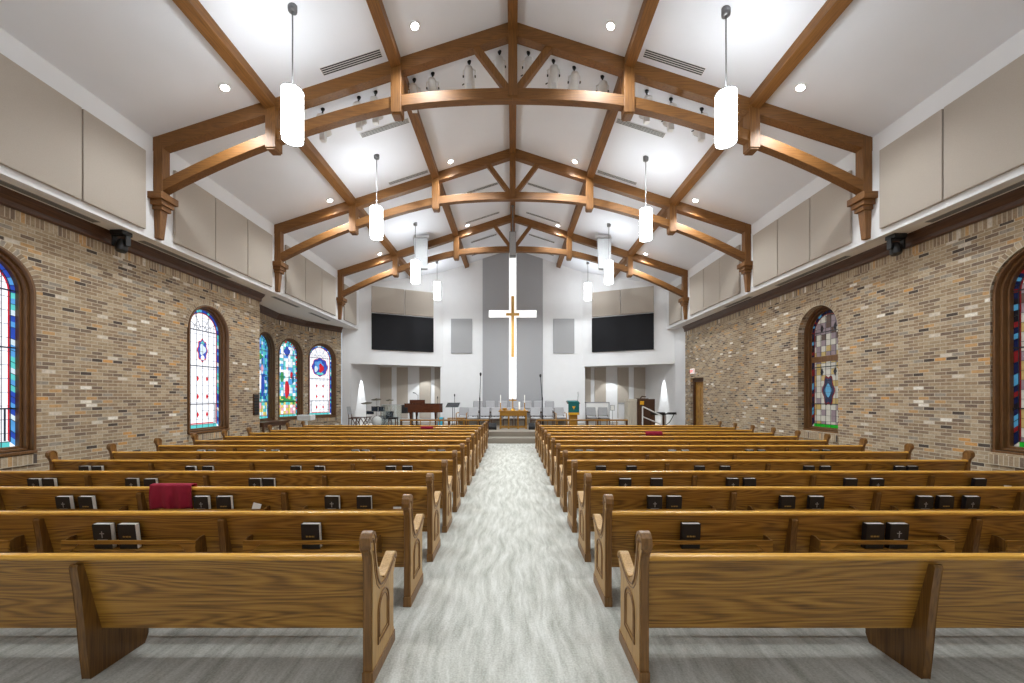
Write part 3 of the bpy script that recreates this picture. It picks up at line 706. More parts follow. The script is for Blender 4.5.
# linear air vents in the ceiling
def vent(xc, y, ln, wd, label, nslot=4):
    sgn = 1 if xc > 0 else -1
    r0 = thing('ceiling_vent', label, 'vent', (xc, y, ceil_z(xc)-.004), group='linear ceiling vents'); r0.rotation_euler = (0, math.atan(SL)*sgn, 0)
    m = MB(); m.box((-ln/2, -wd/2, -.01), (ln/2, wd/2, .0)); m.build('vent_frame', 'white_plastic', r0)
    m = MB()
    for k in range(nslot):
        yy = -wd/2+wd*(k+.5)/nslot; m.box((-ln/2+.015, yy-wd/nslot*.3, -.013), (ln/2-.015, yy+wd/nslot*.3, -.009))
    m.build('vent_slots', 'slot_dark' if y < 9 else 'slot_mid', r0)
for s, nm in ((-1, 'left'), (1, 'right')):
    vent(s*3.31, 8.1, 1.3, .19, f'slotted vent in the {nm} ceiling slope just before the nearest truss')
    vent(s*3.27, 10.1, 1.3, .16, f'slotted vent in the {nm} ceiling slope just beyond the nearest truss')
    vent(s*3.27, 12.38, 1.3, .14, f'slotted vent in the {nm} ceiling slope just before the second truss')
    vent(s*1.1, 14.35, 1.2, .14, f'slotted vent beside the ridge on the {nm}, beyond the second truss')
    vent(s*1.27, 16.6, 1.5, .14, f'slotted vent beside the ridge on the {nm}, before the farthest truss')
    vent(s*1.37, 18.7, 1.3, .14, f'slotted vent beside the ridge on the {nm}, beyond the farthest truss')
    vent(s*1.6, 20.3, 1.1, .12, f'slotted vent beside the ridge on the {nm}, right above the end wall')
def soffit_vent(x, y0, y1, label):
    r0 = thing('soffit_vent', label, 'vent', (x, (y0+y1)/2, LEDGE-.002), group='long vents under the ledges'); L = y1-y0
    m = MB(); m.box((-.075, -L/2, -.008), (.075, L/2, 0)); m.build('vent_frame', 'slot_grey', r0)
    m = MB(); 
    for k in (-.04, 0, .04): m.box((k-.011, -L/2+.02, -.011), (k+.011, L/2-.02, -.007))
    m.build('vent_slots', 'slot_mid', r0)
for s, nm in ((-1, 'left'), (1, 'right')):
    soffit_vent(s*7.9, 4.9, 7.5, f'long vent under the {nm} ledge before the nearest truss')
    soffit_vent(s*7.9, 8.4 if s < 0 else 9.3, 11.0 if s < 0 else 11.8, f'long vent under the {nm} ledge beyond the nearest truss')
    soffit_vent(s*(7.95 if s < 0 else 7.9), 13.1, 14.65, f'long vent under the {nm} ledge beyond the second truss')
soffit_vent(-8.0, 15.6, 17.2, 'long vent under the left ledge above the bay windows')

# stage spotlights hanging between the first two trusses
def make_spot(x, lb):
    z = ceil_z(x); r0 = thing('stage_spotlight', lb, 'spotlight', (x, 8.98, z), group='white stage spotlights beyond the nearest truss')
    m = MB(); m.lathe([(.03, -.03), (.04, 0), (.04, .03)], n=14); m.tube([(0, 0, -.02), (0, 0, -.13)], .014, 6); m.build('ceiling_mount', 'black_metal', r0)
    m = MB(); m.lathe([(.0, -.035), (.022, -.03), (.028, 0), (.022, .03), (0, .035)], (0, -.02, -.13), 12); kn = m.build('clamp', 'black_metal', r0)
    b = MB(); p = Vector((0, .02, -.28)); d_ = Vector((0, .78, -.62)).normalized()
    a0 = p-d_*.17; pts = [a0+d_*t for t in (0, .02, .16, .2, .34, .36)]; b.tube(pts, [.045, .075, .08, .098, .105, .10], 16); b.build('lamp_body', 'white_plastic', r0)
    y = MB(); y.tube([(-.115, .02, -.28), (-.115, 0, -.18), (0, -.01, -.14), (.115, 0, -.18), (.115, .02, -.28)], .012, 6); y.build('yoke', 'white_plastic', r0)
    k = MB(); k.lathe([(.022, -.13), (.022, -.105)], (0, .02, -.28), 10, axis='x'); k.lathe([(.022, .105), (.022, .13)], (0, .02, -.28), 10, axis='x'); k.tube([(-.11, .10, -.36), (-.15, .12, -.37)], .012, 6); k.build('tilt_knobs', 'black_plastic', r0)
    q = MB(); q.tube([a0+d_*.355, a0+d_*.37], .085, 16); q.build('lens', 'chrome', r0)
    # lower ballast box hanging under the body
    bb = MB(); bb.box((-.05, -.03, -.62), (.05, .07, -.44)); bb.tube([(0, .02, -.44), (0, .02, -.36)], .012, 6); bb.build('ballast_box', 'white_plastic', r0, bevel=.008)
    return r0
sx = [-4.32, -3.5, -3.12, -2.24, -1.82, -.99, -.30, .36, .93, 1.4, 2.04, 3.05, 3.6, 4.3]
sp0 = None
for i, x in enumerate(sx):
    side = 'left' if x < 0 else 'right'; k = sum(1 for q in sx if (q < 0) == (x < 0) and abs(q) < abs(x))
    lb = f'white stage spotlight {["closest to", "second from", "third from", "fourth from", "fifth from", "sixth from", "farthest from"][k]} the ridge on the {side}'
    if sp0 is None: sp0 = make_spot(x, lb)
    else: o = copy_tree(sp0); o.location = (x, 8.98, ceil_z(x)); o['label'] = lb
    if sp0 is not None and i == 0: sp0.scale = (1.15, 1.15, 1.15)
# moving-head lights under the soffits
mh0 = None
for x, y, lb in ((-7.86, 7.93, 'black moving head light under the ledge on the left wall'), (7.86, 8.1, 'black moving head light under the ledge on the right wall')):
    if mh0 is None:
        mh0 = thing('moving_head_light', lb, 'stage light', (x, y, LEDGE), group='black moving head lights')
        m = MB(); m.box((-.13, -.11, -.09), (.13, .11, 0)); m.build('base_box', 'black_plastic', mh0, bevel=.015)
        m = MB(); m.box((-.15, -.05, -.30), (-.115, .05, -.08)); m.box((.115, -.05, -.30), (.15, .05, -.08)); m.box((-.15, -.05, -.11), (.15, .05, -.08)); m.build('yoke', 'black_plastic', mh0, bevel=.008)
        m = MB(); m.tube([(0, .04, -.16), (0, .03, -.2), (0, -.0, -.36), (0, -.01, -.40)], [.06, .09, .1, .085], 16); m.build('lamp_head', 'black_plastic', mh0); 
    else: o = copy_tree(mh0); o.location = (x, y, LEDGE); o['label'] = lb
# hanging loudspeakers
for x, lb in ((-3.76, 'light grey loudspeaker hung from the ceiling on the left'), (3.73, 'light grey loudspeaker hung from the ceiling on the right')):
    r0 = thing('hanging_loudspeaker', lb, 'loudspeaker', (x, 16.3, 7.08), group='hung side loudspeakers')
    m = MB(); m.hexa([(-.22, -.12, 0), (.28, -.12, 0), (.2, .2, .03), (-.14, .2, .03), (-.3, -.2, 1.22), (.3, -.2, 1.22), (.22, .18, 1.25), (-.22, .18, 1.25)]); m.build('cabinet', 'slot_grey', r0, bevel=.015)
    m = MB(); m.hexa([(-.2, -.13, .03), (.26, -.13, .03), (.26, -.12, .03), (-.2, -.12, .03), (-.28, -.21, 1.19), (.28, -.21, 1.19), (.28, -.2, 1.19), (-.28, -.2, 1.19)]); m.build('grille', 'speaker_grille', r0)
    m = MB(); zc = ceil_z(x)-7.08
    for q in (-.24, .24): m.tube([(q, 0, 1.2), (q, 0, zc+SL*.24*(1 if q*x < 0 else -1)-.0)], .01, 6)
    m.box((-.32, -.03, zc-.16), (.32, .03, zc-.08)); m.build('hanging_bracket', 'white_plastic', r0)
r0 = thing('line_array_loudspeaker', 'narrow grey column loudspeaker hung from the ridge above the cross', 'loudspeaker', (0, 16.0, Z(257, 16)))
m = MB(); hh = Z(232.5, 16)-Z(257, 16); m.box((-.135, -.12, 0), (.135, .12, hh)); m.build('cabinet', 'grey_metal', r0, bevel=.015)
m = MB(); m.box((-.12, -.13, .03), (.12, -.12, hh-.03)); m.build('grille', 'speaker_grille', r0)
m = MB(); m.tube([(0, 0, hh), (0, 0, RIDGE-.2-r0.location.z)], .03, 8); m.box((-.06, -.05, RIDGE-.24-r0.location.z), (.06, .05, RIDGE-.2-r0.location.z)); m.build('hanging_pole', 'grey_metal', r0)

# ------------------------------------------------------------------ pews
PL = 6.45
S_ = lambda z: .125-.235*(z-.29)           # rear surface of the raked back
def end_profile():
    p = [(0, 0), (.46, 0), (.46, .10), (.445, .12), (.445, .52), (.47, .55), (.50, .585), (.51, .62), (.495, .65), (.465, .664), (.43, .655)]
    p += [(.37, .63), (.31, .605), (.26, .592), (.21, .592), (.17, .61), (.135, .645), (.105, .70), (.082, .76), (.066, .82), (.058, .88), (.054, .93), (.036, .96), (.005, .975), (-.025, .97), (-.046, .948), (-.052, .91), (-.046, .875), (-.026, .85), (-.012, .82), (0, .76)]
    return p
def end_panel(parent, x_in, x_out, mat='oak_end'):
    """bench end between x_in and x_out (x_out is the face with carving)"""
    m = MB(); P = end_profile(); a, b = sorted((x_in, x_out)); m.prism(P, a, b, 'yz', 0)
    e = m.build('bench_end', ['oak_edge'], parent, bevel=.006)
    sg = 1 if x_out > x_in else -1
    f = MB(); Pin = [(y, z) for y, z in P]; cy, cz = .2, .45
    f.prism([(y*(.97)+.006, z*.992+.003) for y, z in P], x_out-sg*.001, x_out+sg*.006, 'yz'); f.build('carved_face', 'oak_end', e, bevel=.003)
    g = MB()
    # moulding that follows the scrolled arm
    c = [(.49, .615), (.47, .64), (.44, .63), (.38, .602), (.33, .58), (.27, .562), (.20, .56), (.145, .578), (.10, .63), (.07, .70), (.048, .78), (.033, .86), (.02, .915), (.0, .935), (-.02, .915)]
    g.tube([(x_out+sg*.008, y, z) for y, z in c], .007, 6)
    c2 = [(.47, .60), (.45, .61), (.42, .60), (.37, .575), (.32, .555), (.265, .538), (.195, .535), (.13, .555), (.08, .605), (.047, .69), (.026, .78), (.012, .85)]
    g.tube([(x_out+sg*.006, y, z) for y, z in c2], .004, 6)
    # arched raised panel outline
    for ins, rr in ((0, .0075), (.03, .004)):
        a_ = [(.10+ins, .20+ins), (.10+ins, .40)]+arc(.21, .40, .11-ins, PI, 0, 12)+[(.32-ins, .20+ins)]
        g.tube([(x_out+sg*.008, y, z) for y, z in a_], rr, 6, closed=True)
    g.build('carved_moulding', 'oak_edge', e)
    b = MB(); xa, xb = sorted((x_in-sg*.006, x_out+sg*.012)); b.box((xa, -.012, 0), (xb, .468, .085)); b.build('plinth_block', 'oak_edge', e, bevel=.004)
    cp = MB(); xa, xb = sorted((x_in-sg*.006, x_out+sg*.012))
    cp.strip([(.06, .885), (.06, .935), (.04, .966), (.005, .982), (-.028, .977), (-.052, .951), (-.059, .91), (-.05, .875)], [(.045, .885), (.045, .925), (.03, .948), (.005, .96), (-.018, .955), (-.036, .938), (-.04, .91), (-.036, .88)], xa, xb, 'yz'); cp.build('scroll_cap', 'oak_edge', e, bevel=.004)
    ar = MB(); ar.strip([(.517, .615), (.503, .656), (.465, .674), (.427, .665), (.37, .64), (.31, .615), (.26, .602), (.21, .602)], [(.50, .615), (.488, .642), (.462, .655), (.432, .646), (.375, .622), (.315, .598), (.265, .585), (.215, .585)], xa, xb, 'yz'); ar.build('arm_rest', 'oak_end', e, bevel=.004)
def make_pew(sg, loc, label, group, supports, racks):
    """sg=+1: the aisle end is at local x=0 and the pew runs towards +x; -1 mirrored"""
    r0 = thing('church_pew', label, 'pew', loc, group=group)
    T = .052
    end_panel(r0, sg*T, 0)                     # aisle end, carving faces the aisle
    end_panel(r0, sg*(PL-T), sg*PL)            # wall end
    x0, x1 = sorted((sg*T, sg*(PL-T)))
    m = MB(); m.strip([(S_(z), z) for z in (.29, .46, .63, .805)], [(S_(z)+.025, z) for z in (.29, .46, .63, .805)], x0, x1, 'yz'); m.build('back_panel', 'oak_x', r0, bevel=.002)
    m = MB(); m.prism([(-.012, .796), (-.018, .811), (-.012, .825), (.0, .829), (.03, .829), (.043, .821), (.045, .805), (.038, .796)], x0, x1, 'yz'); m.build('cap_rail', 'oak_cap', r0, bevel=.003)
    m = MB(); m.prism([(.14, .38), (.52, .40), (.535, .415), (.53, .435), (.5, .445), (.14, .42)], x0, x1, 'yz'); m.build('seat', 'oak_x', r0, bevel=.003)
    for lx in supports:
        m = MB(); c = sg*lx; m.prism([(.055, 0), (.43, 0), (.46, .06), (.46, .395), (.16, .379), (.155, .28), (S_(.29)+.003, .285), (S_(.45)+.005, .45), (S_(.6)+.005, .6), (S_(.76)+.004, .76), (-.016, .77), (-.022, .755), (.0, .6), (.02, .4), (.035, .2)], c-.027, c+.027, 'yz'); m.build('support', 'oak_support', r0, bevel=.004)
    for a, b in racks:
        xa, xb = sorted((sg*a, sg*b)); m = MB()
        m.box((xa, -.05, .50), (xb, S_(.5)+.002, .512))                                   # shelf
        n = 16; top = [(xa+(xb-xa)*i/n, .60) for i in range(n+1)]
        bot = [(xa+(xb-xa)*i/n, .565 if .12 < i/n < .88 else .50) for i in range(n+1)]
        m.strip(top, bot, -.062, -.048, 'xz')
        rk = m.build('book_rack', 'oak_x', r0, bevel=.002)
        for xx in (xa, xb-.014): m = MB(); m.prism([(-.05, .50), (S_(.5)+.002, .44), (S_(.61)+.002, .61), (.0, .61), (-.05, .59)], xx, xx+.014, 'yz'); m.build('bracket', 'oak_support', rk)
    return r0
SUP1 = [1.87, 3.47, 5.07]; SUP = [1.64, 3.24, 4.84]
RK = [(.27, 1.42), (1.83, 2.98), (3.43, 4.58), (5.03, 6.18)]
PY = lambda k: .94*(k+1.67)
onames = ['', 'nearest', 'second nearest', 'third nearest', 'fourth nearest', 'fifth nearest', 'sixth nearest', 'seventh nearest', 'sixth from the stage', 'fifth from the stage', 'fourth from the stage', 'third from the stage', 'second from the stage', 'closest to the stage']
AX = {1: .812, -1: -.897}
for sg, nm in ((-1, 'left'), (1, 'right')):
    def lab(k): return f'long oak pew {nm} of the aisle, ' + (onames[k] + (' to the camera' if k <= 7 else ''))
    grp = f'oak pews {nm} of the aisle'
    make_pew(sg, (AX[sg], PY(1), 0), lab(1), grp, SUP1, [])
    proto = make_pew(sg, (AX[sg], PY(2), 0), lab(2), grp, SUP, RK)
    for k in range(3, 14):
        o = copy_tree(proto); o.location = (AX[sg], PY(k), 0); o['label'] = lab(k)

# ------------------------------------------------------------------ books in the racks
def make_book(kind):
    r0 = thing('hymnal' if kind else 'bible', '', 'book')
    w, h, t_ = .158, .222, .046
    m = MB(); m.box((-w/2, -t_/2, 0), (w/2, -t_/2+.004, h)); m.box((-w/2, t_/2-.004, 0), (w/2, t_/2, h)); m.box((-w/2, -t_/2, 0), (-w/2+.004, t_/2, h)); m.build('cover', 'book_black', r0, bevel=.0015)
    m = MB(); m.box((-w/2+.004, -t_/2+.004, .004), (w/2-.003, t_/2-.004, h-.003)); m.build('pages', 'paper', r0)
    m = MB()
    if kind:
        for i, ww in enumerate((.009, .006, .01, .007, .008, .006)): m.box((-.038+i*.013, -t_/2-.0008, .105), (-.038+i*.013+ww, -t_/2, .118))
    else:
        m.box((-.004, -t_/2-.0008, .10), (.004, -t_/2, .16)); m.box((-.02, -t_/2-.0008, .135), (.02, -t_/2, .143)); m.box((-.045, -t_/2-.0008, .08), (.045, -t_/2, .088)); m.box((-.035, -t_/2-.0008, .066), (.035, -t_/2, .072))
    m.build('cover_stamp', 'gold_foil' if kind else 'silver_foil', r0)
    return r0
protos = {}
BK = {  # (side,row): [(px0, px1, kind)]
    (-1, 2): [(92, 117, 0), (116, 143, 1), (298, 325, 1)],
    (1, 2): [(679, 702, 1), (862, 885, 1), (887, 908, 0)],
    (-1, 3): [(54, 77, 0), (76, 100, 1), (192, 213, 0), (214, 236, 1), (323, 342, 0), (355, 374, 1)],
    (1, 3): [(646, 663, 0), (665, 683, 1), (777, 797, 1), (806, 825, 0), (914, 934, 0), (935, 955, 1), (959, 982, 0)],
    (-1, 4): [(28, 43, 0), (43, 57, 1), (125, 140, 0), (144, 159, 1), (249, 262, 0), (262, 276, 1)],
    (1, 4): [(618, 632, 0), (649, 664, 1), (725, 740, 0), (742, 757, 1), (841, 859, 1), (868, 885, 0), (969, 988, 1)],
    (-1, 5): [(79, 91, 0), (92, 104, 1), (185, 198, 0), (202, 215, 1), (289, 303, 0), (314, 326, 1), (385, 397, 0), (402, 413, 1)],
    (1, 5): [(595, 607, 0), (625, 638, 1), (693, 706, 0), (719, 731, 1), (803, 815, 0), (819, 831, 1), (893, 905, 0), (906, 918, 1)],
    (-1, 7): [(197, 206, 0), (207, 216, 1), (256, 266, 0), (271, 280, 1), (351, 360, 0), (361, 370, 1), (427, 436, 0), (437, 446, 1)],
    (1, 7): [(575, 583, 0), (586, 594, 1), (668, 676, 0), (681, 689, 1), (745, 754, 0), (757, 766, 1), (810, 820, 0), (822, 831, 1)],
}
ordw = ['first', 'second', 'third', 'fourth', 'fifth', 'sixth', 'seventh', 'eighth']
for (sg, k), lst in BK.items():
    nm = 'left' if sg < 0 else 'right'
    d_ = PY(k)-.02
    lst = sorted(lst, key=lambda q: abs((q[0]+q[1])/2-VX))
    prev = None
    for i, (a, b, kd) in enumerate(lst):
        lb = f'{"black hymnal" if kd else "black bible"} on the {nm} pew {onames[k]}, {ordw[i]} book from the aisle'
        x = X((a+b)/2, d_)
        if prev is not None and abs(x-prev) < .165: x = prev+sg*.165
        prev = x
        # keep inside a rack
        lx = abs(x-AX[sg])
        if not any(p+.09 < lx < q-.09 for p, q in RK):
            best = min(((p+.1, q-.1) for p, q in RK), key=lambda t: min(abs(lx-t[0]), abs(lx-t[1])))
            lx = best[0] if abs(lx-best[0]) < abs(lx-best[1]) else best[1]
            x = AX[sg]+sg*lx; prev = x
        if kd not in protos: protos[kd] = make_book(kd); o = protos[kd]
        else: o = copy_tree(protos[kd])
        o.location = (x, PY(k)-.004, .516); o.rotation_euler = (random.uniform(.08, .14), 0, random.uniform(-.03, .03)); o['label'] = lb; o['group'] = f'books in the racks of the {nm} pews'
# cards and papers in the racks
for nm_, sg, k, px, w_, h_, tilt, lb in (('paper_card', -1, 3, 254, .09, .13, .25, 'tilted white card in the rack of the third nearest left pew, mid pew'), ('paper_card', -1, 3, 397, .09, .1, 0, 'upright white card in the rack near the aisle, third nearest left pew'),
                             ('paper_card', -1, 2, 368, .085, .13, 0, 'white card standing behind the bench end of the nearest left pew'), ('paper_card', 1, 4, 1008, .1, .12, .1, 'white card in the rack of the fourth nearest right pew')):
    m = MB(); m.box((-w_/2, -.002, 0), (w_/2, .002, h_)); o = m.build(nm_, 'paper'); tag(o, lb, 'card', 'white cards in the pew racks')
    zz = .5125+abs(math.sin(tilt))*w_/2
    if k == 2: h2 = 0
    o.location = (X(px, PY(k)-.02), PY(k)-.02, zz+(.08 if nm_ == 'paper_card' and k == 3 else .09)); o.rotation_euler = (-.1, tilt, 0); o.location.z = zz+(.0)
    o.scale = (1, 1, 1)

# draped red shawl and the two red cloths
def drape(name, loc, w, drop_n, drop_f, label, amp=.012, nf=6, fringe=True):
    m = MB(); nu, prof = 40, []
    for i in range(10): prof.append((-.030-.01*math.sin(i/9*PI), -drop_n+(drop_n)*i/9))
    for a in arc(.015, 0.0, .045, PI, 0, 8)[1:]: prof.append((a[0], a[1]*.35+.0))
    for i in range(1, 6): prof.append((.062, -drop_f*i/5))
    vs = []; nv = len(prof)
    for off in (0, .012):
        for i in range(nu+1):
            u = i/nu
            for j, (y, z) in enumerate(prof):
                q = max(0, -z)/drop_n
                x = (u-.5)*w*(1+.08*q)+ (.02*q if u < .5 else 0)
                dy = -amp*math.sin(u*PI*nf)*min(1, q*2)*(1 if j < 14 else -1)
                vs.append((x, y+dy+(off if j < 10 else (-off if j > 17 else 0)), z+.012-(off if 10 <= j <= 17 else 0)+.006*math.sin(u*9)*q))
    fs = []; N = (nu+1)*nv
    for i in range(nu):
        for j in range(nv-1):
            a = i*nv+j; fs.append((a, a+1, a+nv+1, a+nv)); fs.append((N+a, N+a+nv, N+a+nv+1, N+a+1))
    for i in range(nu): 
        for a in (i*nv, i*nv+nv-1): fs.append((a, a+nv, N+a+nv, N+a))
    for j in range(nv-1):
        for a in (j, nu*nv+j): fs.append((a, a+1, N+a+1, N+a))
    m.add(vs, fs, smooth=True); o = m.build(name, 'red_cloth', loc=loc); tag(o, label, 'cloth'); return o
drape('red_shawl', (X(172.5, PY(3)), PY(3), .838), .455, .26, .2, 'deep red knitted shawl draped over a pew back on the left')
drape('red_cloth', (X(427, PY(12)), PY(12), .838), .40, .07, .06, 'small red cloth over a far left pew, close to the aisle', amp=.003)
drape('red_cloth', (X(653.5, PY(10)), PY(10), .838), .46, .10, .08, 'small red cloth over a far right pew', amp=.003)

# ------------------------------------------------------------------ chancel furniture
def rail(x0, x1, lb):
    r0 = thing('communion_rail', lb, 'rail', ((x0+x1)/2, 15.78, .2), group='communion rails'); L = x1-x0
    m = MB(); m.box((-L/2, -.06, .66), (L/2, .06, .72)); m.box((-L/2, -.03, .08), (L/2, .03, .13)); m.build('hand_rail', 'oak_x', r0, bevel=.008)
    n = max(3, int(L/.34))
    m = MB()
    for i in range(n):
        x = -L/2+.05+(L-.1)*i/(n-1)
        if i in (0, n-1, n//2):
            p = MB(); p.box((x-.04, -.04, 0), (x+.04, .04, .66)); p.build('rail_post', 'dark_z', r0, bevel=.006)
        else:
            p = MB(); p.lathe([(.018, .13), (.028, .2), (.016, .3), (.03, .42), (.016, .55), (.02, .66)], (x, 0, 0), 10); p.build('baluster', 'oak_z', r0)
    # padded kneeler board
    m = MB(); m.box((-L/2+.05, -.3, 0), (L/2-.05, -.1, .12)); m.build('kneeler', 'dark_x', r0, bevel=.015)
rail(-4.5, -.95, 'low oak communion rail left of the aisle on the chancel step')
rail(.95, 4.6, 'low oak communion rail right of the aisle on the chancel step')

def make_chair(loc, lb, arms=False, grp='grey chancel chairs', rz=0, wdt=.56):
    r0 = thing('upholstered_chair', lb, 'chair', loc, rz, grp); h = wdt/2-.01
    m = MB(); m.box((-h+.03, -.25, .36), (h-.03, .24, .46)); m.build('seat', 'seat_fabric', r0, bevel=.045)
    m = MB(); m.hexa([(-h+.03, .19, .50), (h-.03, .19, .50), (h-.03, .27, .50), (-h+.03, .27, .50), (-h+.03, .27, .91), (h-.03, .27, .91), (h-.03, .34, .91), (-h+.03, .34, .91)]); m.build('backrest', 'seat_fabric', r0, bevel=.034)
    for x in (-h+.04, h-.04):
        m = MB(); m.bar((x, -.22, 0), (x, -.22, .37), .035, .035, up=(0, 1, 0)); m.build('leg', 'dark_z', r0)
        m = MB(); m.tube([(x, .27, 0), (x, .22, .4), (x, .3, .8)], .018, 6); m.build('leg', 'dark_z', r0)
        if arms:
            m = MB(); m.tube([(x*1.12, -.22, 0), (x*1.12, -.22, .62), (x*1.12, .25, .64)], .024, 6); m.build('arm', 'oak_z', r0)
    m = MB(); m.box((-h+.03, -.23, .31), (h-.03, .23, .36)); m.build('seat_frame', 'dark_x', r0)
    return r0
# chairs face the nave: backrest away from the camera
p0 = make_chair((X(472.6, 19.0), 19.0, STG), 'grey chair in the front choir row, farthest left')
fr = [(484.3, 'second from the left'), (496, 'just left of the altar table'), (508, 'behind the left of the altar table'), (520, 'behind the right of the altar table'), (535.6, 'second from the right'), (548, 'farthest right')]
for px_, tx in fr: o = copy_tree(p0); o.location = (X(px_, 19.0), 19.0, STG); o['label'] = f'grey chair in the front choir row, {tx}'
for i, px_ in enumerate((477.5, 490.0, 502.5, 514.5, 527, 538.5, 550)):
    o = copy_tree(p0); o.location = (X(px_, 20.3), 20.3, .70); o['label'] = f'grey chair in the raised back choir row, {["farthest left", "second from the left", "third from the left", "in the middle", "third from the right", "second from the right", "farthest right"][i]}'
make_chair((X(462.5, 19.6), 19.6, STG), 'grey armchair left of the choir rows', True, rz=-.15)
make_chair((X(560.3, 19.5), 19.5, STG), 'grey armchair with wooden arms right of the choir rows', True, rz=.1)
for px_, tx in ((592, 'left'), (604, 'right')):
    o = make_chair((X(px_, 19.4), 19.4, STG), f'{tx} one of two dark grey armless chairs in the right recess', grp='chairs in the right recess')
    for ch in o.children:
        if ch.name.startswith(('seat', 'backrest')) and 'frame' not in ch.name: ch.data = ch.data.copy(); ch.data.materials[0] = MATS['grey_fabric']

# altar table
ALY = 17.95
r0 = thing('altar_table', 'golden oak communion table at the end of the aisle', 'table', (X(513.3, ALY), ALY, STG))
tw = 1.27
m = MB(); m.box((-tw/2-.03, -.33, .76), (tw/2+.03, .33, .81)); m.build('tabletop', 'gold_oak', r0, bevel=.01)
m = MB(); m.box((-tw/2+.03, -.29, .58), (tw/2-.03, -.26, .76)); m.box((-tw/2+.03, .26, .6), (tw/2-.03, .29, .76))
for i in range(9): m.box((-tw/2+.1+i*.122, -.298, .62), (-tw/2+.18+i*.122, -.288, .72))
m.build('carved_apron', 'gold_oak', r0, bevel=.004)
for x in (-tw/2+.06, -tw/6, tw/6, tw/2-.06):
    for y in ((-.27, .27)):
        m = MB(); m.lathe([(.045, 0), (.045, .08), (.025, .1), (.04, .2), (.028, .35), (.042, .48), (.03, .55), (.045, .6)], (x, y, 0), 12); m.build('leg', 'gold_oak', r0)
m = MB(); m.box((-tw/2+.03, -.29, .05), (tw/2-.03, -.23, .1)); m.box((-tw/2+.03, .23, .05), (tw/2-.03, .29, .1)); m.build('stretcher', 'gold_oak', r0)
tz = STG+.81
r0 = thing('altar_cross', 'brass cross standing in the middle of the communion table', 'cross', (X(512.8, ALY), ALY, tz))
m = MB(); m.lathe([(.11, 0), (.11, .03), (.07, .05), (.06, .08), (.025, .1)], n=16); m.build('base', 'brass', r0)
m = MB(); m.box((-.02, -.012, .1), (.02, .012, .64)); m.box((-.17, -.012, .44), (.17, .012, .485)); m.build('cross', 'brass', r0)
for px_, hh, lb in ((500.6, .34, 'brass candlestick with a white candle on the left end of the communion table'), (524.6, .34, 'brass candlestick with a white candle on the right end of the communion table'), (519.3, .05, 'low white pillar candle on the communion table beside the brass cross')):
    r0 = thing('candlestick', lb, 'candle', (X(px_, ALY), ALY-.02, tz), group='communion table candles')
    m = MB(); m.lathe([(.055, 0), (.055, .02), (.02, .04), (.014, hh*.5), (.025, hh*.6), (.014, hh*.8), (.035, hh)], n=12); m.build('holder', 'brass', r0)
    m = MB(); cr = .015 if hh > .1 else .04; cl = .36 if hh > .1 else .34; m.lathe([(cr, hh), (cr, hh+cl), (.004, hh+cl+.006)], n=12); m.build('wax_candle', 'wax', r0)
r0 = thing('bread_plate', 'golden plate with a loaf on the left of the communion table', 'plate', (X(504.8, ALY), ALY-.05, tz))
m = MB(); m.lathe([(.06, 0), (.06, .02), (.16, .04), (.165, .05), (.05, .03)], n=20); m.build('plate', 'brass', r0)
m = MB(); m.lathe([(.0, .035), (.1, .05), (.12, .08), (.08, .12), (0, .13)], n=14); m.build('bread', 'gold_oak', r0)
# floor monitors
for px_, w_, lb in ((492.4, .36, 'black floor monitor speaker left of the communion table'), (531.8, .28, 'black floor monitor speaker right of the communion table')):
    r0 = thing('floor_monitor', lb, 'loudspeaker', (X(px_, 17.3), 17.3, STG), group='black floor monitors')
    m = MB(); m.prism([(-.14, 0), (.14, 0), (.14, .28), (.02, .28), (-.14, .12)], -w_/2, w_/2, 'yz'); m.build('cabinet', 'black_plastic', r0, bevel=.01)
    m = MB(); m.hexa([(-w_/2+.02, .015, .278), (w_/2-.02, .015, .278), (w_/2-.02, .025, .287), (-w_/2+.02, .025, .287), (-w_/2+.02, -.14, .125), (w_/2-.02, -.14, .125), (w_/2-.02, -.132, .137), (-w_/2+.02, -.132, .137)]); m.build('grille', 'black_metal', r0)
# choir microphone stands
for px_, pxt, top, lb, y in ((479.8, 480.6, 373, 'tall black microphone stand left of the communion table', 18.1), (542.3, 540.4, 374.5, 'tall black microphone stand right of the communion table', 18.15)):
    r0 = thing('microphone_stand', lb, 'microphone stand', (X(px_, y), y, STG), group='tall microphone stands')
    m = MB(); m.lathe([(.16, 0), (.16, .025), (.05, .06), (.02, .09)], n=16); m.build('round_base', 'black_metal', r0)
    xt = X(pxt, y)-X(px_, y); zt = Z(top, y)-STG
    m = MB(); m.tube([(0, 0, .05), (0, 0, 1.35)], .022, 8); m.tube([(0, 0, 1.3), (xt*.4, 0, 1.75), (xt, 0, zt-.1)], [.02, .014, .012], 8); m.lathe([(.03, 1.28), (.03, 1.4)], n=10); m.build('pole', 'black_metal', r0)
    m = MB(); m.lathe([(.0, -.1), (.03, -.08), (.045, -.02), (.05, .02), (.035, .06), (0, .08)], (xt, 0, zt-.05), 12); m.build('microphone', 'black_plastic', r0)
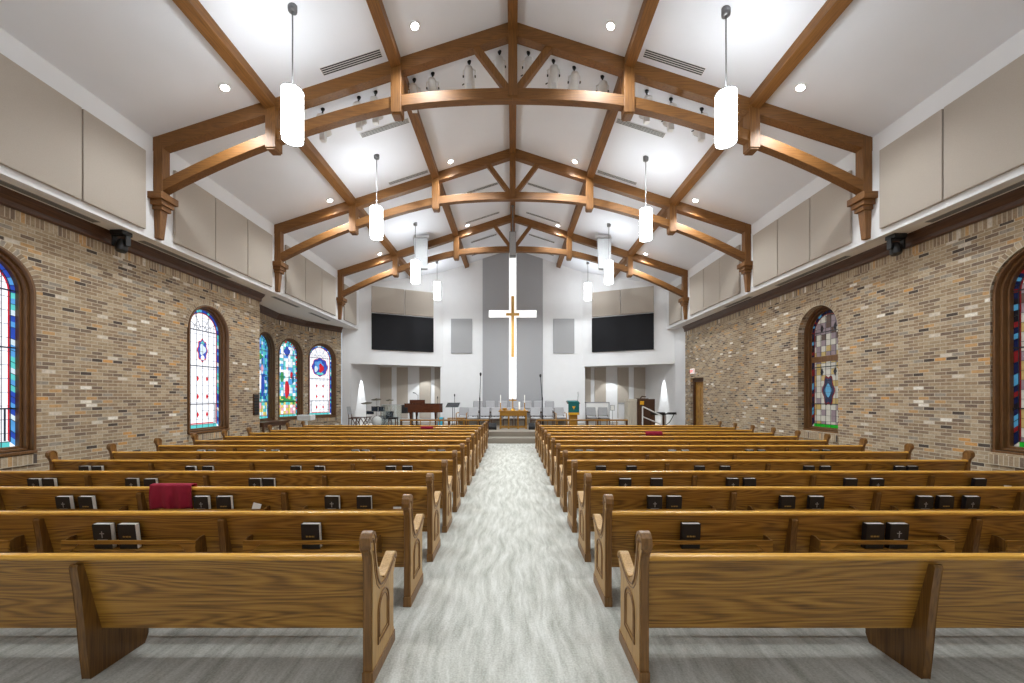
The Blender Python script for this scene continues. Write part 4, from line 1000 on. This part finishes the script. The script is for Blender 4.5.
# music stand
r0 = thing('music_stand', 'black music stand left of the choir chairs', 'music stand', (X(452.6, 17.4), 17.4, STG))
m = MB(); m.hexa([(-.31, .0, .98), (.25, .0, .98), (.25, .02, .97), (-.31, .02, .97), (-.24, .13, 1.17), (.32, .13, 1.17), (.32, .15, 1.16), (-.24, .15, 1.16)]); m.box((-.31, -.04, .97), (.25, .02, .985)); m.build('desk', 'black_metal', r0)
m = MB(); m.tube([(0, .06, 1.02), (0, .03, .9), (0, 0, .2)], .014, 8); m.build('pole', 'black_metal', r0)
for a in range(3):
    m = MB(); an = a*2*PI/3+.4; m.tube([(0, 0, .25), (.25*math.cos(an), .25*math.sin(an), .01)], .012, 6); m.build('leg', 'black_metal', r0)
def thin_mic(px_, y, z0, z1, lb):
    r0 = thing('microphone_stand', lb, 'microphone stand', (X(px_, y), y, STG)); m = MB(); m.lathe([(.13, 0), (.13, .02), (.02, .04)], n=14); m.build('round_base', 'black_metal', r0)
    m = MB(); m.tube([(0, 0, .03), (0, 0, z1-.1)], .011, 6); m.build('pole', 'black_metal', r0)
    m = MB(); m.lathe([(.0, -.07), (.022, -.05), (.03, .02), (.02, .06), (0, .07)], (0, 0, z1-.06), 10); m.build('microphone', 'black_plastic', r0)
thin_mic(454.6, 17.7, 0, Z(394, 17.7)-STG, 'thin microphone stand directly behind the black music stand')
thin_mic(437.6, 19.6, 0, Z(396.5, 19.6)-STG, 'thin microphone stand behind the right end of the piano')
# piano
PYp = 18.9
r0 = thing('grand_piano', 'reddish brown grand piano on the left of the chancel', 'piano', (X(421, PYp), PYp, STG))
u = lambda px_: X(px_, PYp-.5)-X(421, PYp)
xl, xr = u(401.5), u(441.5)
zt, zb = Z(404, 18.4)-STG, Z(412.5, 18.4)-STG
plan = [(xl+.13, -.50), (xr-.35, -.55), (xr-.1, -.45), (xr, -.2), (xr-.05, .1), (xr-.3, .25), (0.1, .45), (-.3, .85), (xl+.13, .86)]
m = MB(); m.prism(plan, zb, zt, 'xy'); m.build('case', 'piano_wood', r0, bevel=.015)
m = MB(); m.prism([(a*1.01, b*1.01) for a, b in plan], zt, zt+.025, 'xy'); m.build('lid', 'piano_wood', r0, bevel=.006)
m = MB(); m.box((xl, -.52, zb-.04), (xl+.3, .88, zt-.16)); m.box((xl, -.53, zb-.02), (xl+.14, -.47, zt-.04)); m.box((xl, .84, zb-.02), (xl+.14, .90, zt-.04)); m.build('keybed', 'black_plastic', r0, bevel=.02)
m = MB(); m.box((xl+.02, -.48, zt-.14), (xl+.17, .82, zt-.115)); m.build('keyboard', 'paper', r0)
m = MB(); m.box((u(408.5), -.3, zt+.02), (u(424), -.26, Z(399.8, 18.6)-STG)); m.build('music_desk', 'piano_wood', r0, bevel=.006)
for x, y in ((xl+.4, -.4), (xl+.4, .75), (xr-.35, -.1)):
    m = MB(); m.lathe([(.035, 0), (.03, .04), (.045, .15), (.04, .4), (.07, zb)], (x, y, 0), 12); m.build('leg', 'piano_wood', r0)
m = MB(); m.box((xl+.3, .1, .1), (xl+.34, .35, zb)); m.box((xl+.2, .12, .06), (xl+.42, .33, .1)); m.build('pedal_lyre', 'piano_wood', r0)
r0 = thing('piano_bench', 'dark piano bench at the keyboard end of the piano', 'bench', (X(400, 19.0)-.02, 18.0, STG))
m = MB(); m.box((-.18, -.2, .42), (.18, .2, .5)); m.build('seat', 'black_plastic', r0, bevel=.015)
for x in (-.15, .15):
    for y in (-.17, .17): m = MB(); m.box((x-.02, y-.02, 0), (x+.02, y+.02, .42)); m.build('leg', 'dark_z', r0)
r0 = thing('boom_microphone', 'small boom microphone reaching over the piano lid', 'microphone stand', (X(418, 19.9), 19.9, STG))
m = MB(); m.lathe([(.13, 0), (.13, .02), (.02, .04)], n=14); m.build('round_base', 'black_metal', r0)
m = MB(); m.tube([(0, 0, .03), (0, 0, 1.5), (-.12, -.1, 1.62)], .012, 6); m.build('pole', 'black_metal', r0); m = MB(); m.tube([(-.10, -.1, 1.61), (-.22, -.15, 1.64)], .022, 8); m.build('microphone', 'black_plastic', r0)
# drum kit
DY = 19.0
r0 = thing('drum_kit', 'drum kit with cymbals in the left recess behind a clear shield', 'drum kit', (X(379.5, DY), DY, STG))
ux = lambda px_, d_=DY: X(px_, d_)-X(379.5, DY)
uz = lambda py_, d_=DY: Z(py_, d_)-STG
def drum(nm, c, r, h, axis='z', shell='drum_shell'):
    m = MB(); m.lathe([(r, -h/2), (r, h/2)], c, 24, axis=axis); o = m.build(nm, shell, r0)
    m = MB(); 
    for q in (-h/2-.006, h/2-.02): m = MB(); m.lathe([(r-.012, q), (r+.008, q), (r+.008, q+.026), (r-.012, q+.026)], c, 24, axis=axis, ring=True); m.build('hoop', 'chrome', o)
    m = MB(); m.lathe([(.001, -h/2-.003), (r-.01, -h/2-.003), (r-.01, -h/2), (.001, -h/2)], c, 24, axis=axis); m.build('drum_head', 'drum_head', o); m = MB(); m.lathe([(.001, h/2), (r-.01, h/2), (r-.01, h/2+.003), (.001, h/2+.003)], c, 24, axis=axis); m.build('drum_head', 'drum_head', o)
drum('bass_drum', (ux(379.5), -.1, .27), .26, .42, 'y')
drum('tom_drum', (ux(375.5), -.12, uz(408.8)), .15, .24); drum('tom_drum', (ux(382.5), -.12, uz(408.8)), .15, .24)
drum('snare_drum', (ux(370), .0, uz(412.5)), .18, .16); drum('floor_tom', (ux(389), .1, uz(415)), .19, .36)
for px_, py_, rr in ((366.3, 402.8, .25), (376, 399.2, .24), (389.5, 400, .19), (383.5, 405.3, .14)):
    m = MB(); c = (ux(px_), .05, uz(py_)); m.lathe([(rr, -.018), (rr, -.012), (rr*.3, .0), (.06, .012), (.04, .035), (0, .04)], c, 24); ca, sa = math.cos(.2), math.sin(.2); m.v = [(a, c[1]+(b-c[1])*ca-(d_-c[2])*sa, c[2]+(b-c[1])*sa+(d_-c[2])*ca) for a, b, d_ in m.v]; o = m.build('cymbal', 'cymbal', r0)
    q = MB(); q.tube([(c[0], c[1], c[2]+.04), (c[0], c[1], .3)], .01, 6)
    for a in range(3): an = a*2*PI/3+.5; q.tube([(c[0], c[1], .42), (c[0]+.2*math.cos(an), c[1]+.2*math.sin(an), .01)], .009, 6)
    q.build('cymbal_stand', 'chrome', o)
for px_ in (370, 389):
    q = MB()
    for a in range(3): an = a*2*PI/3; q.tube([(ux(px_), .05, .4), (ux(px_)+.2*math.cos(an), .05+.2*math.sin(an), .01)], .009, 6)
    q.build('drum_stand', 'chrome', r0)
r0 = thing('drum_shield', 'clear acrylic drum shield between the drum kit and the piano', 'screen', (X(392, 18.5), 18.5, STG))
m = MB(); 
for k_, (xa, ya, xb, yb) in enumerate(((-.5, .0, -.02, -.08), (.02, -.08, .42, .1))): m.hexa([(xa, ya, 0), (xb, yb, 0), (xb, yb+.012, 0), (xa, ya+.012, 0), (xa, ya, 1.05), (xb, yb, 1.05), (xb, yb+.012, 1.05), (xa, ya+.012, 1.05)])
m.build('clear_panel', 'clear_plastic', r0)
m = MB(); m.bar((-.5, .006, 1.06), (0, -.074, 1.06), .03, .025); m.bar((0, -.074, 1.06), (.42, .106, 1.06), .03, .025); m.build('top_edge', 'seat_fabric', r0)
# left recess chair + table
r0 = thing('wooden_chair', 'dark wooden chair at the far left of the chancel', 'chair', (X(351.5, 18.3)+.12, 18.3, STG), PI/2)
m = MB(); m.box((-.2, -.2, .42), (.2, .2, .46)); m.build('seat', 'dark_x', r0, bevel=.008)
m = MB(); m.hexa([(-.2, .17, .62), (.2, .17, .62), (.2, .2, .62), (-.2, .2, .62), (-.19, .24, .98), (.19, .24, .98), (.19, .27, .98), (-.19, .27, .98)]); m.build('backrest', 'grey_fabric', r0, bevel=.01)
for x in (-.17, .17):
    m = MB(); m.box((x-.02, -.19, 0), (x+.02, -.15, .42)); m.build('leg', 'dark_z', r0)
    m = MB(); m.tube([(x, .2, 0), (x, .17, .45), (x, .25, .95)], .018, 6); m.build('leg', 'dark_z', r0)
r0 = thing('folding_table', 'low brown table with crossed legs beside the drum kit', 'table', (X(361, 17.8), 17.8, STG))
m = MB(); m.box((-.36, -.25, .50), (.40, .25, .53)); m.build('tabletop', 'piano_wood', r0, bevel=.006)
for xc in (-.2, .2):
    for y in (-.2, .2):
        for q in (-.15, .15): m = MB(); m.bar((xc+q, y+q*.1, 0.01), (xc-q, y+q*.1, .50), .03, .02, up=(0, 1, 0)); m.build('leg', 'piano_wood', r0)
# aqua cloth and papers
r0 = thing('draped_stool', 'small stool with a bright aqua cloth beside the piano', 'stool', (X(441.2, 17.6), 17.6, STG))
m = MB(); m.box((-.12, -.12, .46), (.12, .12, .5)); m.build('seat', 'oak_x', r0)
for x in (-.1, .1):
    for y in (-.1, .1): m = MB(); m.box((x-.012, y-.012, 0), (x+.012, y+.012, .46)); m.build('leg', 'oak_z', r0)
m = MB(); m.hexa([(-.13, -.14, .12), (.04, -.14, .12), (.06, -.13, .12), (-.13, -.13, .12), (-.06, -.13, .52), (.1, -.13, .52), (.1, .1, .52), (-.06, .1, .52)]); m.build('cloth', 'aqua_cloth', r0, bevel=.01)
r0 = thing('side_table', 'small wooden side table between the piano and the choir', 'table', (X(457, 18.3), 18.3, STG))
m = MB(); m.box((-.42, -.2, .42), (.36, .2, .46)); m.build('tabletop', 'oak_x', r0, bevel=.006)
for x in (-.38, .32):
    for y in (-.16, .16): m = MB(); m.box((x-.02, y-.02, 0), (x+.02, y+.02, .42)); m.build('leg', 'oak_z', r0)
# pulpit
PUY = 17.2
r0 = thing('pulpit', 'orange oak lectern under a teal cloth, right of the choir', 'lectern', (X(573, PUY), PUY, STG))
zt = Z(401.5, PUY)-STG
m = MB(); m.box((-.17, -.16, .06), (.17, .18, zt-.08)); m.box((-.22, -.2, 0), (.22, .22, .06)); m.build('body', 'gold_oak', r0, bevel=.012)
m = MB(); m.hexa([(-.27, -.2, zt-.1), (.27, -.2, zt-.1), (.27, .24, zt-.02), (-.27, .24, zt-.02), (-.27, -.2, zt-.05), (.27, -.2, zt-.05), (.27, .24, zt+.03), (-.27, .24, zt+.03)]); m.build('reading_desk', 'dark_x', r0, bevel=.008)
z1, z2 = Z(412.3, PUY)-STG, Z(414.6, PUY)-STG
m = MB(); m.box((-.235, -.235, z1), (.235, -.215, zt-.02)); m.hexa([(-.235, -.235, zt-.035), (.235, -.235, zt-.035), (.235, .2, zt+.027), (-.235, .2, zt+.027), (-.235, -.235, zt-.02), (.235, -.235, zt-.02), (.235, .2, zt+.042), (-.235, .2, zt+.042)]); cl = m.build('pulpit_cloth', 'teal_cloth', r0)
m = MB(); m.box((-.235, -.24, z2), (.235, -.21, z1)); m.build('gold_fringe', 'gold_cloth', cl)
m = MB(); cz = Z(407.3, PUY)-STG; m.prism([(.0, cz-.1), (.03, cz-.02), (.07, cz+.03), (.03, cz+.06), (.0, cz+.04), (-.03, cz+.06), (-.07, cz+.03), (-.03, cz-.02)], -.242, -.236, 'xz'); m.build('gold_emblem', 'gold_cloth', cl)
m = MB(); m.tube([(.22, .1, zt), (.24, .1, zt+.28), (.22, .02, zt+.42)], .008, 6); m.build('gooseneck_microphone', 'black_metal', r0)
# right recess: half wall, frame, acrylic screen, organ
r0 = thing('white_partition', 'white boxed partition behind the two dark grey chairs', 'partition', (X(597.3, 20.2), 20.2, STG))
w_ = X(609.3, 20.2)-X(585.3, 20.2); hh = Z(402, 20.2)-STG
m = MB(); m.box((-w_/2, 0, 0), (w_/2, .1, hh)); m.build('panel', 'trim_paint', r0, bevel=.01)
m = MB(); m.box((-w_/2-.01, -.02, hh-.05), (w_/2+.01, .12, hh)); m.box((-w_/2-.01, -.02, 0), (-w_/2+.04, 0, hh)); m.box((w_/2-.04, -.02, 0), (w_/2+.01, 0, hh)); m.build('edge_trim', 'slot_grey', r0)
r0 = thing('picture_frame', 'small thin grey frame standing right of the white partition', 'frame', (X(612.5, 20.4), 20.4, STG))
zf = Z(410.5, 20.4)-STG; a_, b_ = -.11, .11
m = MB(); 
for q in ((a_, zf, b_, zf+.02), (a_, zf+.26, b_, zf+.28), (a_, zf, a_+.02, zf+.28), (b_-.02, zf, b_, zf+.28)): m.box((q[0], 0, q[1]), (q[2], .02, q[3]))
m.build('frame', 'grey_metal', r0); m = MB(); m.box((a_+.02, .006, zf+.02), (b_-.02, .012, zf+.26)); m.build('picture', 'paper', r0)
m = MB(); m.tube([(0, .01, .0), (0, .01, zf)], .012, 6); m.lathe([(.1, 0), (.1, .02), (.01, .03)], n=12); m.build('stand', 'grey_metal', r0)
r0 = thing('low_partition', 'pale low screen with a green top edge left of the organ', 'partition', (X(623.3, 20.3), 20.3, STG)); w_ = .48; hh = Z(402.6, 20.3)-STG
m = MB(); m.box((-w_/2, 0, 0), (w_/2, .06, hh-.08)); m.build('panel', 'wall_paint', r0, bevel=.008)
m = MB(); m.box((-w_/2-.01, -.01, hh-.08), (w_/2+.01, .07, hh)); m.build('top_edge', 'speaker_grille', r0)
OY = 18.6
r0 = thing('organ_console', 'dark brown organ console with beige side panels', 'organ', (X(641, OY), OY, STG))
v = lambda px_: X(px_, OY-.3)-X(641, OY)
zt = Z(399, OY-.3)-STG
m = MB(); m.box((v(637.5), -.3, 0), (v(655), .5, zt)); m.build('case', 'organ_wood', r0, bevel=.012)
m = MB(); m.box((v(628), -.25, 0), (v(637.3), .3, zt-.0)); 
for q in (630.0, 634.0): m.box((v(q), -.27, .05), (v(q+1.6), -.25, zt-.12))
m.box((v(628)-.02, -.28, zt-.12), (v(637.3), .31, zt)); m.build('side_panel', 'beige_panel', r0, bevel=.01)
m = MB(); m.box((v(640), -.31, Z(404.6, OY)-STG), (v(644), -.3, Z(401, OY)-STG)); m.build('notice', 'gold_cloth', r0)
m = MB(); m.tube([(v(642), 0, zt), (v(644), 0, zt+.12), (v(648), 0, zt+.1)], .03, 8); m.box((v(639), -.1, zt), (v(650), .1, zt+.03)); m.build('desk_lamp', 'organ_wood', r0)
r0 = thing('organ_bench', 'black bench beside the organ behind the white handrail', 'bench', (X(658, 17.75), 17.75, STG))
m = MB(); m.box((-.26, -.2, .62), (.26, .2, .74)); m.build('seat', 'black_plastic', r0, bevel=.02)
for x in (-.22, .22): m = MB(); m.box((x-.02, -.18, 0), (x+.02, .18, .62)); m.build('leg', 'dark_z', r0)
r0 = thing('keyboard_stand', 'small dark keyboard table with a curved strut at the far right', 'table', (X(670, 18.4), 18.4, STG))
m = MB(); m.box((-.24, -.15, .61), (.25, .15, .66)); m.box((-.08, -.13, .66), (.25, .13, .71)); m.build('tabletop', 'black_plastic', r0, bevel=.008)
m = MB(); m.tube([(-.2, 0, .0), (-.2, 0, .61)], .022, 8); m.build('leg', 'organ_wood', r0); m = MB(); m.tube([(-.18, 0, .12), (-.02, 0, .25), (.1, 0, .45), (.18, 0, .61)], .018, 8); m.build('strut', 'black_metal', r0)
r0 = thing('handrail', 'white metal handrail at the right end of the chancel platform', 'handrail', (X(652, 16.6), 16.6, STG))
v = lambda px_: X(px_, 16.6)-X(652, 16.6); vz = lambda py_: Z(py_, 16.6)-STG
m = MB(); m.tube([(v(642.6), 0, 0), (v(642.6), 0, vz(406.5))], .028, 10); m.build('post', 'white_plastic', r0)
m = MB(); m.tube([(v(661.7), 0, 0), (v(661.7), 0, vz(415.7))], .028, 10); m.build('post', 'white_plastic', r0)
m = MB(); m.tube([(v(642.6), 0, vz(406.5)), (v(661.7), 0, vz(415.7))], .028, 10); m.build('top_rail', 'white_plastic', r0)
m = MB(); m.tube([(v(642.6), 0, vz(416.6)), (v(661.7), 0, vz(424.5))], .024, 10); m.build('lower_rail', 'white_plastic', r0)
# left bay things
r0 = thing('pedestal_basin', 'pale blue white box on a pedestal in front of the bay windows', 'stand', (X(306.3, 15.6), 15.6, 0))
zt, zb = Z(414.8, 15.6), Z(420.3, 15.6)
m = MB(); m.box((-.27, -.2, zb), (.27, .2, zt)); m.build('basin', 'white_plastic', r0, bevel=.03)
m = MB(); m.lathe([(.2, 0), (.2, .03), (.06, .06), (.05, zb-.05), (.09, zb)], n=16); m.build('pedestal', 'white_plastic', r0)
r0 = thing('console_table', 'narrow dark console table under the nearest bay window', 'table', (-8.8, 14.45, 0), PI/2)
zt = Z(421, 14.5)
m = MB(); m.box((-.85, -.2, zt-.05), (.85, .2, zt)); m.build('tabletop', 'dark_x', r0, bevel=.01)
for x in (-.75, .75):
    for y in (-.15, .15): m = MB(); m.lathe([(.03, 0), (.025, .2), (.04, .5), (.03, zt-.05)], (x, y, 0), 10); m.build('leg', 'dark_z', r0)
m = MB(); m.box((-.78, -.17, zt-.17), (.78, .17, zt-.05)); m.build('apron', 'dark_x', r0)
r0 = thing('hymn_board', 'narrow dark slatted board on the brick wall beside the left bay', 'wall board', (-WB, 12.55, Z(415, 12.5)), PI/2)
m = MB(); m.box((-.13, -.03, 0), (.13, 0, .66)); m.build('backing', 'dark_z', r0, bevel=.004)
for i in range(7): m = MB(); m.box((-.115, -.04, .02+i*.092), (.115, -.028, .092+i*.092)); m.build('number_slat', 'black_plastic', r0)

# ------------------------------------------------------------------ lights
def lamp(typ, loc, energy, color=(.93, .985, 1), **k):
    l = bpy.data.lights.new('room_light', typ); l.energy = energy; l.color = color
    rot_ = k.pop('rot', None); tgt = k.pop('target', None)
    for a, v_ in k.items(): setattr(l, a, v_)
    o = bpy.data.objects.new('room_light', l); C.objects.link(o); o.location = loc
    if rot_: o.rotation_euler = rot_
    if tgt: o.rotation_euler = (Vector(tgt)-Vector(loc)).to_track_quat('-Z', 'Y').to_euler()
    return o
for y in DLY:
    for x in (-5.67, -1.93, 1.93, 5.67):
        lamp('SPOT', (x, y, ceil_z(x)-.06), 330 if y > 5 else (200 if y > 0 else 60), spot_size=R(125), spot_blend=.7, shadow_soft_size=.08)
for x, y in PEN:
    e = 1 if y > 5 else .25
    lamp('POINT', (x, y, 7.2 if y < 18 else 7.62), 42*(e if y < 18 else .5), shadow_soft_size=.12)          # open top of the pendant
    lamp('SPOT', (x, y, 6.2 if y < 18 else 6.62), 260*(e if y < 18 else .45), spot_size=R(150), spot_blend=.5, shadow_soft_size=.14)
# stage spotlights
for x, tx, tz_ in ((-3.12, -5.8, 4.5), (-1.82, -3, 3.5), (-.99, -1.2, 3), (.93, 1.2, 3), (1.4, 3, 3.5), (3.05, 5.8, 4.5)):
    lamp('SPOT', (x, 9.35, ceil_z(x)-.5), 900, target=(tx, 20.5, tz_), spot_size=R(42), spot_blend=.8, shadow_soft_size=.05)
# recess lights: scallops on the side walls and on the back walls
for s, cx in ((-1, 4.96), (1, 5.6)):
    lamp('SPOT', (s*7.68, 20.6, 3.52), 800, rot=(0, 0, 0), spot_size=R(31), spot_blend=.3, shadow_soft_size=.01)
    lamp('SPOT', (s*cx, 21.8, 3.54), 130, rot=(0, 0, 0), spot_size=R(84), spot_blend=.2, shadow_soft_size=.02)

w = bpy.data.worlds.new('World'); bpy.context.scene.world = w; w.use_nodes = True
w.node_tree.nodes['Background'].inputs[0].default_value = (.75, .85, 1, 1); w.node_tree.nodes['Background'].inputs[1].default_value = .6

# ------------------------------------------------------------------ camera, colour
cd = bpy.data.cameras.new('camera'); cam = bpy.data.objects.new('camera', cd); C.objects.link(cam)
cam.location = (0, 0, H); cam.rotation_euler = (PI/2, 0, 0)
cd.sensor_width = 36; cd.lens = F/1024*36; cd.shift_x = -(VX-512)/1024; cd.shift_y = (VY-341.5)/1024; cd.clip_start = .05
sc = bpy.context.scene; sc.camera = cam
sc.view_settings.view_transform = 'Standard'; sc.view_settings.look = 'None'; sc.view_settings.gamma = 1; sc.view_settings.use_curve_mapping = False
sc.view_settings.exposure = 0.1
sc.cycles.use_denoising = True; sc.cycles.max_bounces = 8; sc.cycles.diffuse_bounces = 5; sc.cycles.sample_clamp_indirect = 6
